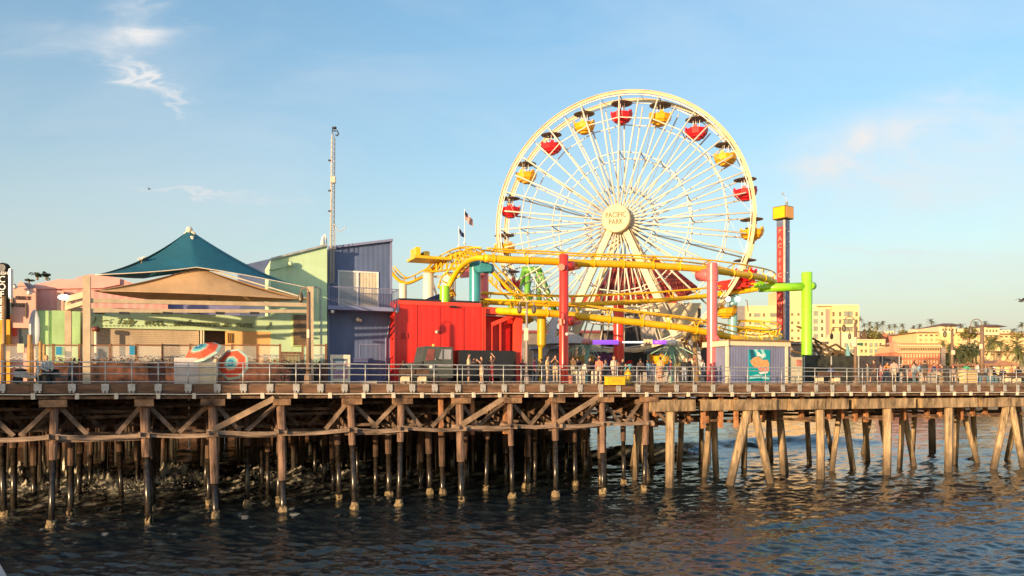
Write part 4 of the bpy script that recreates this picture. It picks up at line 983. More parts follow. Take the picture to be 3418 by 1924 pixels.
    for i, x in enumerate((1457, 1473, 1490, 1506, 1522, 1538)):
        yt = 885-(x-1450)*.62 if x < 1500 else 848; m = MB(); m.tube([Q(x, 906-(x-1450)*.1, 25), Q(x, yt, 25)], .09, 6); m.tube([Q(x, 906-(x-1450)*.1, 25), Q(x+15, yt-6, 25)], .06, 6); m.build('truss_post', yellow, t)
    for i in range(7):
        x = 1560+i*16; yb = 890+i*10; m = MB(); m.tube([Q(x, yb-32+i*3, 25.6), Q(x+4, yb+14, 25.6)], .07, 6); m.tube([Q(x, yb-32+i*3, 25.6), Q(x+18, yb+18, 25.6)], .045, 6); m.build('truss_post', yellow, t)
    m = MB(); m.tube(cr([Q(1545, 898, 25.6), Q(1600, 912, 25.6), Q(1640, 945, 25.6), Q(1700, 1000, 25.6)]), .09, 6); m.build('truss_chord', yellow, t)
    # station platform box at the left
    MB().pbox(1386, 1500, 24, 27, zy(912, 80), zy(904, 80)).build('platform', yellow, t)
    MB().pbox(1389, 1404, 24.5, 26.5, zy(903.8, 80), zy(877, 80)).build('motor_box', yellow, t)
    MB().pbox(1417, 1434, 24.5, 26, zy(903.8, 80), zy(888, 80)).build('motor_box', M('cage_olive', (.28, .22, .03), .7, .3, 8), t)
    wc = M('column_cream', (.86, .76, .58), .45, .05)
    def col(px, ytop, v, r, mat, lab=None, base=DZ, name='column'):
        q = D(px, v); tp_ = Q(px, ytop, v); m = MB(); m.lathe([(r, 0), (r, tp_.z-base), (r*.9, tp_.z-base+.05), (.01, tp_.z-base+.06)], 24, Vector((q.x, q.y, base)))
        o = m.build(name, mat, t, 'auto')
        if lab: o['label'] = lab
        return tp_
    col(1345, 950, 30, .38, wc); col(1430, 915, 26, .50, wc); col(1497, 912, 26, .50, wc); col(1511, 912, 26, .3, wc)
    m = MB()
    for a, b in ((Q(1438, 924, 26), Q(1490, 924, 26)), (Q(1440, 930, 26), Q(1462, 1000, 26)), (Q(1490, 925, 26), Q(1462, 1000, 26))): m.tube([a, b], .1, 6)
    m.build('column_brace', wc, t)
    col(1484, 958, 9.5, .36, limep, 'lime green column behind the red building')
    col(1585, 857, 5.6+4.2, .42, tealp, 'teal column behind the red building')
    col(1612, 905, 18, .48, pinkp, 'pink column behind the teal one')
    MB().bar(Q(1538, 912, 17.5), Q(1612, 905, 17.5), .6, .8).build('bracket', pinkp, t)
    a = Q(1590, 897, 9.5); MB().tube([a, Q(1640, 897, 8.2)], [.36, .36], 14).build('bracket', tealp, t, True)
    fix(MB().prism([Q(1600, 893, 8), Q(1612, 868, 8), Q(1640, 885, 8), Q(1641, 906, 8), Q(1600, 908, 8)], N*.3).build('saddle', tealp, t))
    r1 = D(1882, 5.4)
    col(1882, 853, 5.4, .33, redp, 'tall red column in front of the wheel')
    for y in (892, 1075):
        MB().tube([Q(1882, y, 5.4), Q(1928, y-8, 7.9)], .36, 16).build('bracket', redp, t, True)
        MB().tube([Q(1876, y, 5.1), Q(1874, y, 4.98)], .24, 18).build('flange_cap', redp, t)
        MB().tube([Q(1916, y-2, 7.0), Q(1914, y-24, 7.0)], .2, 8).build('saddle', redp, t)
    MB().ball(Q(1892, 1116, 5.0), .12).build('lamp', white, t, True)
    col(2377, 881, 5.6, .40, pinkp, 'tall salmon pink column left of the blue booth')
    MB().tube([Q(2377, 919, 5.8), Q(2336, 919, 7.3)], .50, 16).build('bracket', pinkp, t, True)
    MB().lathe([(.46, 0), (.46, .9)], 20, Q(2377, 938, 5.6)).build('collar', pinkp, t, 'auto')
    MB().tube([Q(2384, 1134, 5.8), Q(2386, 1134, 5.2)], .36, 16).build('flange_cap', pinkp, t, True)
    # lime mast with its long arm
    q = D(2693, 9.6); MB().lathe([(.46, 0), (.46, zy(912, q.y)-DZ-.0), (.42, zy(912, q.y)-DZ+.06), (.01, zy(912, q.y)-DZ+.07)], 28, q).build('column', limep, t, 'auto')['label'] = 'tall lime green column with a long side arm'
    MB().tube([Q(2693, 957, 9.6), Q(2534, 962, 11.2)], .37, 18).build('arm', limep, t, True)
    MB().tube([Q(2702, 955, 9.4), Q(2713, 955, 9.7)], .35, 18).build('flange_cap', limep, t, True)
    fix(MB().prism([Q(2526, 948, 12.2), Q(2545, 936, 12.2), Q(2558, 950, 12.2), Q(2528, 962, 12.2)], N*.4).build('saddle', limep, t))
    # pale teal column on the right, olive one under the lower run, far red one
    col(2446, 985, 17.2, .42, palet, 'pale teal column between the pink column and the drop tower')
    MB().lathe([(.42, 0), (.56, .05), (.56, .25), (.42, .3)], 20, Q(2446, 996, 17.2)).build('collar', palet, t, 'auto')
    for x in (2430, 2462): MB().ball(Q(x, 999, 16.6), .24).build('lamp_globe', MC['lit_lamp'], t, True)
    q = D(1808, 8); o = MB().lathe([(.05, -.28), (.34, 0), (.34, 2.1)], 16, Q(1808, 1152, 8)).build('column_stub', M('olive_yellow', (.55, .38, .01), .45, .08), t, 'auto')
    MB().tube([D(1804, 8.6), Q(1804, 1150, 8.6)], .16, 8).build('stub_post', MC['olive_yellow'], t)
    col(2065, 1010, 20, .5, redp, 'distant red column under the return track')
    # ties
    TIES.sort(key=lambda a: a[0].length)
    big = MB()
    for k, (p, a, b, d, u, r) in enumerate(TIES):
        m = MB() if k < 100 else big
        m.bar(p, a, .08, .06, d); m.bar(p, b, .08, .06, d); m.bar(a, b, .07, .05, u)
        if r > .2:
            x = (b-a).normalized(); ring = [p-u*r*.6+(x*math.cos(q)+u*math.sin(q))*(r+.03) for q in np.linspace(0, 2*PI, 13)]
            m.tube(ring, .035, 5, False)
        if k < 100: m.build('tie', yellow, t)
    if len(TIES) > 100: big.build('far_ties', yellow, t)['kind'] = 'stuff'
    # train on the track by the right hand curl
    tr = thing('coaster_train', 'red coaster train curled on the track under the right hand loop', 'train', Q(2460, 950, 16.5))
    for k, (x, y) in enumerate(((2420, 966), (2445, 962), (2470, 957), (2494, 952))):
        q = Q(x, y, 16.6); MB().hexa([q+T*a+N*b+UP*z for z, e in ((-.1, .62), (.75, .5)) for a, b in ((-e, -.5), (e, -.5), (e, .5), (-e, .5))]).build('car', redp, tr)
make_coaster()
# ------------------------------------------------------------------ launch tower, flags, rides behind
def make_tower():
    Y = 76.; c = P(2614, HY, Y); c.z = DZ
    t = thing('drop_tower', 'slim blue tower with a yellow cap box and letters down a red strip', 'drop tower', c)
    ang = math.radians(38); dx = Vector((math.cos(ang), math.sin(ang), 0)); dy = Vector((-math.sin(ang), math.cos(ang), 0))
    body = M('tower_blue', (.13, .17, .29), .55, .15, 2); lf = M('tower_red', (.62, .05, .05), .55, .1)
    w = .44; zt = zy(738, Y)
    MB().hexa([c+dx*a*w+dy*b*w+UP*z for z in (0, zt-DZ) for a, b in ((-1, -1), (1, -1), (1, 1), (-1, 1))]).build('shaft', body, t)
    # left face (normal -dx) carries red letters, corner strip is cream; two faces seen: -dx? and -dy
    MB().bar(c-dx*w-dy*w+UP*.2, c-dx*w-dy*w+UP*(zt-DZ-.02), .16, .16, dx).build('corner_strip', M('strip_pale', (.75, .55, .50), .5), t)
    fn = -dx; rgt = -dy
    z0, z1 = zy(1105, Y), zy(760, Y)
    MB().hexa([Vector((c.x, c.y, 0))-dx*(w+.04)+dy*b*(w-.10)+UP*z-dx*k*.03 for z in (z0, z1) for b, k in ((1, 0), (-1, 0), (-1, 1), (1, 1))]).build('letter_strip', lf, t)
    s = 'PACIFIC PLUNGE'; n = len(s)
    for i, ch in enumerate(s):
        if ch == ' ': continue
        y = 775+i*(1092-775)/(n-1)
        text_obj('letter', ch, .62, Vector((c.x, c.y, zy(y, Y)))-dx*(w+.09), rgt, M('letter_pink', (.85, .32, .26), .5), t, .02, 1.0, bold=.012)
    for k in range(26):
        MB().box(Vector((c.x, c.y, R.uniform(DZ+3, zt-1)))-dy*(w+.02)+dx*R.uniform(-.4, .4), .07, .05, .07, ang).build('lamp_stud', white, t) if k < 14 else None
    W = .70; za, zb = zy(734, Y), zy(692, Y)
    MB().hexa([c+dx*a*W+dy*b*W+UP*(z-DZ) for z in (za, zb) for a, b in ((-1, -1), (1, -1), (1, 1), (-1, 1))]).build('cap_box', M('cap_frame', (.20, .12, .01), .5), t)
    e = W-.07; g = .05
    MB().hexa([c-dx*(W+k)+dy*b*e+UP*(z-DZ) for z in (za+.08, zb-.08) for b, k in ((1, .03), (-1, .03), (-1, .001), (1, .001))]).build('cap_panel', yellow, t)
    MB().hexa([c-dy*(W+k)+dx*b*e+UP*(z-DZ) for z in (za+.08, zb-.08) for b, k in ((-1, .03), (1, .03), (1, .001), (-1, .001))]).build('cap_panel', M('cap_orange', (.90, .42, .10), .5, .06), t)
    m = MB(); q = P(2626, 690, Y); m.tube([q-UP*.2, q+UP*.4], .04, 6); m.ball(q+UP*.35, .14); m.tube([q+UP*.4, P(2621, 657, Y), P(2612, 648, Y)], .025, 5); m.ball(P(2612, 647, Y), .1); m.build('weather_vane', grey, t)
make_tower()
def make_flags():
    st = M('flag_stripes', (.55, .30, .27), .8, .05)
    tt = st.node_tree; b = tt.nodes['Principled BSDF']; w = tt.nodes.new('ShaderNodeTexWave'); w.bands_direction = 'Z'; w.inputs['Scale'].default_value = 2.2; w.inputs['Distortion'].default_value = .5
    tc = tt.nodes.new('ShaderNodeTexCoord'); tt.links.new(tc.outputs['Object'], w.inputs['Vector']); rp = tt.nodes.new('ShaderNodeValToRGB'); rp.color_ramp.interpolation = 'CONSTANT'
    rp.color_ramp.elements[0].color = (.5, .05, .05, 1); rp.color_ramp.elements[1].color = (.7, .62, .58, 1); rp.color_ramp.elements[1].position = .5
    tt.links.new(w.outputs['Fac'], rp.inputs[0]); tt.links.new(rp.outputs[0], b.inputs['Base Color'])
    for x, y0, y1, sc, lab, drk in ((1551, 702, 812, 1.0, 'striped flag with dark blue canton waving on the taller pole above the coaster crest', 0), (1532, 760, 822, .62, 'small dark flag on the lower pole left of the striped flag', 1)):
        Y = 84.; t = thing('flag', lab, 'flag', P(x, y1, Y), 'flags above the coaster crest')
        MB().tube([P(x, y1+6, Y), P(x, y0-4, Y)], .035, 6).build('pole', white, t); MB().ball(P(x, y1, Y), .16).build('pole_foot', white, t, True)
        m = MB(); n = 8
        for i in range(n+1):
            f = i/n; cx = x+27*f*sc; dy = 34*f*sc+2*math.sin(f*5)
            for j in range(5):
                g = j/4; p = P(cx+2*math.sin(f*6+g), y0+2+dy*(.9+.1*g)+28*g*sc*(1-.25*f), Y+.25*math.sin(f*7+g)); m.v.append(p)
        m.cm = 0
        for i in range(n):
            for j in range(4): m.f.append([i*5+j, i*5+j+1, (i+1)*5+j+1, (i+1)*5+j]); m.m.append(1 if (i < 3 and j < 2) or drk else 0)
        solid(m.build('cloth', None, t, False, mats=[st, M('flag_navy', (.03, .045, .12), .8)]), .01)
make_flags()
def make_swing():
    Y = 112.; t = thing('swing_ride', 'green splayed legs of a swinging ship ride seen through the wheel on the left', 'ride', P(1775, HY, Y))
    for a, b in (((1752, 905), (1700, 1040)), ((1748, 905), (1778, 1040)), ((1762, 905), (1758, 1040)), ((1800, 903), (1852, 1040)), ((1798, 903), (1800, 1040))):
        m = MB(); m.tube([P(*a, Y), P(*b, Y+(2 if b[0] > 1770 else -1))], .42, 10); m.build('leg', greenp, t, True)
    MB().tube([P(1742, 903, Y), P(1806, 901, Y)], .5, 10).build('top_axle', greenp, t, True)
    m = MB()
    for k in range(7): m.tube([P(1745+10*k, 910+16*k, Y), P(1842-9*k, 912+15*k, Y)], .07, 5); m.tube([P(1720+18*k, 1030, Y), P(1760+9*k, 915, Y)], .06, 5)
    m.build('cables', M('cable_grey', (.25, .30, .28), .6), t)
make_swing()
def make_red_mountain():
    Y = 100.; t = thing('red_lattice_roof', 'dark red latticed tent-like structure behind the lower half of the wheel', 'ride', P(2150, HY, Y))
    dr = M('dark_red_lattice', (.22, .012, .012), .7, .5, 1.2, col2=(.06, .008, .008))
    fix(MB().prism([P(x, y, Y) for x, y in ((1975, 1000), (2022, 935), (2050, 880), (2128, 862), (2190, 858), (2262, 905), (2338, 965), (2300, 985), (2240, 1000))], Vector((0, 6, 0))).build('lattice_body', dr, t))
    m = MB()
    for k in range(16): m.tube([P(2000+20*k, 995, Y-.15), P(2050+12*k, 875 if k < 10 else 875+14*(k-9), Y-.15)], .09, 5); m.tube([P(2010+20*k, 995, Y-.15), P(1990+22*k-20, 940, Y-.15)], .06, 5)
    m.build('slats', M('slat_red', (.40, .05, .04), .6, .3, 2), t)
    MB().hexa([P(x, y, Y-.6+d) for y in (1012, 988) for x, d in ((1905, 0), (2262, 0), (2262, .5), (1905, .5))]).build('fascia', M('fascia_red', (.42, .03, .02), .6, .2, 1), t)
    for x in (1915, 2010, 2110, 2200, 2255): MB().tube([P(x, HY, Y-.3), P(x, 1010, Y-.3)], .22, 8).build('post', dark, t)
make_red_mountain()
def make_midground():
    # low buildings and stalls behind the coaster
    def blk(name, lab, px0, px1, ytop, Y, mat, roof=None, depth=5, ybot=None, cat='building', wins=()):
        q = P((px0+px1)/2, HY, Y); q.z = DZ; t = thing(name, lab, cat, q)
        zb = DZ if ybot is None else zy(ybot, Y); zt = zy(ytop, Y); x0, x1 = P(px0, 0, Y).x, P(px1, 0, Y).x
        MB().hexa([Vector((x, y, z)) for z in (zb, zt) for x, y in ((x0, Y), (x1, Y), (x1, Y+depth), (x0, Y+depth))]).build('wall', mat, t)
        if roof: MB().hexa([Vector((x, y, z)) for z in (zt+.002, zt+.3) for x, y in ((x0-.3, Y-.5), (x1+.3, Y-.5), (x1+.3, Y+depth+.3), (x0-.3, Y+depth+.3))]).build('roof', roof, t)
        for a, b, c, d, m_ in wins:
            xa, xb = P(a, 0, Y).x, P(b, 0, Y).x
            MB().hexa([Vector((x, y, z)) for z in (zy(d, Y), zy(c, Y)) for x, y in ((xa, Y-.06), (xb, Y-.06), (xb, Y-.004), (xa, Y-.004))]).build('opening', m_, t)
        return t
    op = MC['opening_dark']; tan = M('stall_tan', (.62, .50, .36), .7, .12, .8); gw = siding('stall_grey', (.36, .34, .33), .5, .4)
    teal2 = M('stall_teal', (.22, .36, .33), .7, .15); brn = M('stall_brown', (.20, .12, .09), .7, .3, 1); mar = M('stall_maroon', (.25, .04, .05), .6, .15); rg = M('roof_greybrown', (.30, .26, .24), .7, .15)
    blk('arcade_hall', 'long dull arcade hall with dark openings behind the wheel base', 1745, 2400, 1112, 101, M('hall_grey', (.26, .22, .20), .8, .35, .4), mar, 8, wins=[(1760, 1860, 1150, 1260, op), (1880, 1990, 1165, 1262, brn), (2010, 2120, 1150, 1262, op), (2135, 2180, 1180, 1262, teal2), (2260, 2370, 1160, 1262, brn)])
    blk('cream_ride_house', 'cream walled ride house with a dark doorway right of the wheel hub legs', 2192, 2340, 1012, 97, M('ride_house_cream', (.74, .58, .34), .7, .08), None, 4, wins=[(2330, 2338, 1030, 1100, op), (2205, 2222, 1020, 1110, gw)])
    blk('grey_ribbed_house', 'grey ribbed machine house directly behind the wheel centre', 2140, 2190, 1004, 96, siding('ribbed_grey', (.44, .37, .31), .35, .7), None, 4)
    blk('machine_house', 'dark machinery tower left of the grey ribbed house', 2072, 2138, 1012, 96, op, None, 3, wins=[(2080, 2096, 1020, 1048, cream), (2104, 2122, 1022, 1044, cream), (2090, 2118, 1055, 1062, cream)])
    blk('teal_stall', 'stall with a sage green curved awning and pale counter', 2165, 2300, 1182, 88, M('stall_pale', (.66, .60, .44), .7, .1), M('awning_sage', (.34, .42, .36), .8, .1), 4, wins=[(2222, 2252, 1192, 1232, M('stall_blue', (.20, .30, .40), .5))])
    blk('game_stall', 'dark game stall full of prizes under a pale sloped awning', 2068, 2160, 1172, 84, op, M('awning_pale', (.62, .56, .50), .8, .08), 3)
    blk('ticket_stall', 'purple fronted stall at the foot of the far red column', 1975, 2066, 1176, 84, M('stall_purple', (.24, .07, .20), .6, .2), MC['awning_pale'], 3)
    blk('maroon_stall', 'maroon backed stall left of the tall red column', 1815, 1865, 1128, 80, mar, rg, 3)
    blk('grey_kiosk', 'small grey kiosk with a flat roof behind the standing crowd', 1780, 1868, 1166, 76, gw, M('kiosk_roof', (.35, .36, .38), .5), 3)
    m = MB(); m.prism([P(1840, 1070, 74), P(1866, 1050, 74), P(1850, 1145, 74), P(1815, 1195, 74), P(1812, 1172, 74)], Vector((0, .4, 0)))
    tag(fix(m.build('slide_panel', M('slide_grey', (.52, .52, .54), .5, .08), None, loc=P(1840, 1130, 74))), 'pale grey slanted slide panel beside the tall red column', 'slide')
    m = MB(); m.prism([P(x, y, 72) for x, y in ((2288, 1113), (2304, 1108), (2330, 1150), (2350, 1230), (2350, 1262), (2322, 1180), (2290, 1130))], Vector((0, .5, 0)))
    tag(fix(m.build('slide_panel', MC['slide_grey'], None, loc=P(2320, 1180, 72))), 'grey white curved slide panel just left of the palm and pink column', 'slide')
    m = MB(); m.prism([P(x, y, 71) for x, y in ((2240, 1128), (2286, 1106), (2293, 1121), (2250, 1138))], Vector((0, .3, 0))); m.prism([P(x, y, 70.9) for x, y in ((2246, 1133), (2289, 1112), (2291, 1116), (2250, 1136))], Vector((0, .05, 0)))
    tag(fix(m.build('tilted_sign', cream, None, loc=P(2265, 1122, 71))), 'cream slatted board tilted at the foot of the wheel leg', 'sign')
    # octopus rides: green ribs fanning from a hub, purple and white light bars
    gr = M('ride_green', (.26, .50, .36), .45, .1); pu = M('purple_bar', (.22, .04, .48), .4, .1, emit=((.45, .15, .95), .5)); wl_ = M('white_tube', (.9, .9, .85), .4, 0, emit=((.9, .95, .9), .9))
    for cx, cy, lab in ((1960, 1142, 'left spinning ride with green ribs fanning down from a pink hub'), (2243, 1145, 'right spinning ride with thin green ribs below a white lamp hub')):
        Y = 70.; t = thing('spinning_ride', lab, 'ride', P(cx, HY, Y), 'spinning rides behind the crowd')
        for k in range(13):
            a = -1.15+2.3*k/12; L = 60 if k % 3 else 78; yb = min(cy+L*math.cos(a)*1.15, 1262)
            MB().tube([P(cx, cy, Y), P(cx+L*math.sin(a)*1.0, yb, Y+1.4*math.sin(k*2.4))], .03 if k % 3 else .05, 6).build('rib', gr, t)
        MB().lathe([(.2, -.3), (.5, -.1), (.5, .15), (.1, .3)], 12, P(cx, cy, Y)).build('hub', M('hub_pink', (.72, .30, .30), .5, .2, 4) if cx < 2000 else white, t, True)
        MB().tube([P(cx, HY+5, Y+.5), P(cx, cy, Y+.5)], .2, 8).build('mast', gr, t)
    for x0, x1, y, w, m_, lab in ((1972, 2064, 1143, 8, pu, 'purple light bar left of the far red column'), (2078, 2152, 1143, 3, wl_, 'thin white light tube left of the shield sign'), (2176, 2240, 1143, 7, pu, 'purple light bar right of the shield sign')):
        a, b = P(x0, y, 72), P(x1, y, 72); o = MB().tube([a, b], w*.028, 8).build('light_bar', m_, None, True, loc=a); tag(o, lab, 'light')
    c = P(2163, 1146, 71.5); t = thing('route_sign', 'round edged cream shield sign reading 66 above the crowd', 'sign', c)
    MB().prism([P(2163+x, 1146+y, 71.5) for x, y in ((-14, -14), (-6, -11), (0, -15), (6, -11), (14, -14), (16, 0), (10, 12), (0, 17), (-10, 12), (-16, 0))], Vector((0, .12, 0))).build('shield', M('shield_cream', (.78, .62, .38), .5, .06), t)
    text_obj('lettering', '66', .5, P(2163, 1148, 71.45), (1, 0, 0), M('ink_brown', (1, 1, 1)), t, .02)
    # umbrella like sage canopy behind right ride
    o = MB().lathe([(2.3, 0), (1.6, .8), (.7, 1.25), (.05, 1.4)], 20, P(2225, 1178, 78)).build('sage_dome', M('dome_grey', (.36, .38, .34), .7, .1), None, True, loc=P(2225, 1178, 78)); tag(o, 'grey green dome roof behind the right spinning ride', 'canopy')
    o = MB().lathe([(2.6, 0), (1.5, .6), (.4, 1.1), (.05, 1.2)], 8, P(1898, 1150, 73)).build('stall_umbrella', M('umbrella_grey', (.48, .45, .42), .7, .1), None, loc=P(1898, 1150, 73)); tag(o, 'grey tented umbrella roof right beside the tall red column', 'umbrella')
    # grey shed behind the lime column and ramp roofs
    blk('grey_shed', 'grey brown shed roof between the drop tower and lime column', 2560, 2752, 1150, 92, M('shed_brown', (.36, .29, .23), .8, .2), M('shed_roof', (.40, .31, .24), .8, .15), 6, wins=[(2722, 2732, 1170, 1215, white)])
make_midground()
# ------------------------------------------------------------------ booth, hydrant, boxes on the right
def make_booth():
    v = 3.6; t = thing('blue_booth', 'slate blue booth with cream trim and a big teal food poster', 'booth', D(2530, v))
    b = siding('booth_siding', (.20, .22, .36), .25, .35); cr_ = M('booth_cream', (.82, .66, .45), .5, .05)
    q = D(2430, v); zt = zy(1152, q.y)
    MB().pbox(2432, 2628, v, v+2.6, DZ, zt).build('wall', b, t)
    for x in (2426, 2623): MB().pbox(x, x+8, v-.08, v+.1, DZ, zt-.02).build('corner_post', cr_, t)
    MB().ubox(uof(D(2430, v))-.1, uof(D(2630, v))+.15, v-.14, v-.09, zt-.03, zt+.3).build('front_fascia', cr_, t)
    a, c = Q(2436, 1144, v-.1), Q(2404, 1158, v+2.6)
    u0, u1 = uof(D(2430, v))-.12, uof(D(2630, v))+.3
    MB().hexa([U(u, vv, z) for z0 in (0, .1) for u, vv, z in ((u0, v-.3, zt+.32+z0), (u1, v-.3, zt+.32+z0), (u1, v+3, zt+.2+z0), (u0, v+3, zt+.2+z0))]).build('roof', M('booth_roof', (.28, .17, .08), .8, .2), t)
    MB().ubox(u0-.10, u0-.01, v-.28, v+2.9, zt-.08, zt+.31).build('side_fascia', cr_, t)
    pm = M('poster_teal', (.0, .33, .38), .4, .1); e = v-.06
    po = MB().pbox(2500, 2570, e, e+.05, DZ+.15, zy(1166, q.y-.3)).build('poster', pm, t)
    lt = M('poster_light', (.35, .70, .70), .4, .1, 3); fd = M('poster_food', (.82, .45, .20), .5, .3, 7, col2=(.6, .22, .06)); pk = M('poster_tray', (.80, .28, .20), .5, .15, 4); dk = M('poster_deep', (.01, .10, .16), .5)
    def patch(pts, m_, nme, d): MB().prism([Q(x, y, e-d) for x, y in pts], N*.004).build(nme, m_, po)
    patch([(2503, 1168), (2514, 1168), (2522, 1195), (2506, 1200)], dk, 'shade_shape', .006); patch([(2516, 1167), (2528, 1167), (2536, 1190), (2528, 1186)], lt, 'light_ray', .006); patch([(2538, 1167), (2548, 1167), (2558, 1190), (2550, 1196)], lt, 'light_ray', .006)
    patch([(2526, 1180), (2533, 1176), (2540, 1183), (2552, 1182), (2553, 1188), (2545, 1198), (2538, 1190), (2526, 1188)], white, 'white_shape', .012)
    patch([(2504, 1206), (2516, 1194), (2532, 1190), (2545, 1202), (2562, 1202), (2568, 1215), (2566, 1228), (2540, 1230), (2518, 1226), (2508, 1215)], fd, 'food_shape', .014)
    patch([(2528, 1230), (2568, 1226), (2566, 1240), (2540, 1242)], pk, 'tray_shape', .016); patch([(2532, 1243), (2564, 1240), (2562, 1246), (2538, 1250)], white, 'tray_rim', .017)
    patch([(2502, 1256), (2530, 1250), (2568, 1262), (2568, 1268), (2530, 1262), (2502, 1266)], lt, 'light_ray', .008)
    # cabinet to the right
    t = thing('cream_cabinet', 'pale cream green cabinet with a faded red notice just right of the blue booth', 'cabinet', D(2655, v))
    MB().pbox(2636, 2678, v+.3, v+1.6, DZ, zy(1192, q.y+2)).build('body', M('cabinet_cream', (.62, .56, .38), .6, .12, 1), t)
    MB().pbox(2659, 2676, v+.27, v+.295, zy(1222, q.y+2), zy(1200, q.y+2)).build('notice', M('notice_red', (.60, .22, .16), .6, .2, 3), t)
make_booth()
def make_hydrant():
    q = D(2096, .8); t = thing('fire_hydrant', 'yellow fire hydrant standing behind the railing', 'hydrant', q); c = q
    MB().lathe([(.26, 0), (.26, .08), (.16, .1), (.16, .55), (.24, .57), (.24, .64), (.19, .66), (.17, .80), (.09, .90), (.05, .98), (.001, .98)], 14, c).build('barrel', yellow, t, 'auto')
    for d in (T, -T, OUT): MB().tube([c+UP*.46, c+UP*.46+d*.27], .075, 8).build('outlet', yellow, t)
    q = D(2051, -.2); t = thing('yellow_box', 'yellow equipment box hung on the railing beside the hydrant', 'box', Vector((q.x, q.y, DZ)))
    a, b = uof(D(2022, -.2)), uof(D(2081, -.2)); MB().ubox(a, b, -.42, -.05, DZ-.10, DZ+.38).build('box', yellow, t); MB().ubox(a-.03, b+.03, -.45, -.02, DZ+.385, DZ+.44).build('lid', M('lid_yellow', (.80, .55, .03), .5), t)
    MB().ubox(a+.3, b-.3, -.44, -.425, DZ+.08, DZ+.26).build('name_plate', M('plate_yellow', (.70, .42, .02), .5), t)
make_hydrant()
# ------------------------------------------------------------------ umbrellas, cabinets, sandwich board, bikes, benches
def make_umbrella(c, axis, r, lab, px=None):
    t = thing('parasol', lab, 'parasol', c, 'striped parasols'); ax = Vector(axis).normalized(); Mx = UP.rotation_difference(ax).to_matrix() @ Matrix.Rotation(PI/8, 3, 'Z')
    cols = [((.03, .20, .36), .17), ((.005, .07, .16), .22), ((.12, .40, .42), .38), ((.62, .56, .42), .42), ((.80, .22, .14), .50), ((.70, .06, .02), .53), ((.80, .10, .04), .84), ((.72, .40, .26), .88), ((.45, .62, .52), .98), ((.20, .32, .30), 1.0)]
    prev = 0
    mats = [M('parasol_%d' % i, cc, .8, .05) for i, (cc, _) in enumerate(cols)]
    m = MB()
    for i, (_, f) in enumerate(cols):
        m.cm = i; p = [(max(prev, .001)*r, .42*r*(1-prev**1.6)), (f*r, .42*r*(1-f**1.6))]
        b = len(m.v)
        for rr, z in p:
            for k in range(8): a = 2*PI*k/8; m.v.append(Vector(c)+Mx@Vector((rr*math.cos(a), rr*math.sin(a), z)))
        for k in range(8): m.f.append([b+k, b+(k+1) % 8, b+8+(k+1) % 8, b+8+k]); m.m.append(i)
        prev = f
    solid(m.build('canopy', None, t, mats=mats), .012)
    m = MB(); c = Vector(c)
    for k in range(8): a = 2*PI*k/8; m.tube([c+Mx@Vector((0, 0, .30*r)), c+Mx@Vector((.98*r*math.cos(a), .98*r*math.sin(a), -.02))], .012, 5)
    m.build('ribs', grey, t)
    MB().tube([c+ax*.42*r, c-ax*(1.1 if axis[2] > .6 else .7)], .022, 8).build('pole', white, t, True); MB().ball(c+ax*(.43*r), .03).build('finial', white, t)
make_umbrella(Q(675, 1180, 1.5), (-.22, -.52, .83), 1.12, 'tilted red parasol with teal centre shading the white cabinet')
make_umbrella(Q(779, 1217, 1.2), (-.12, -.97, .20), .92, 'red parasol with teal centre lying on its side and facing the water')
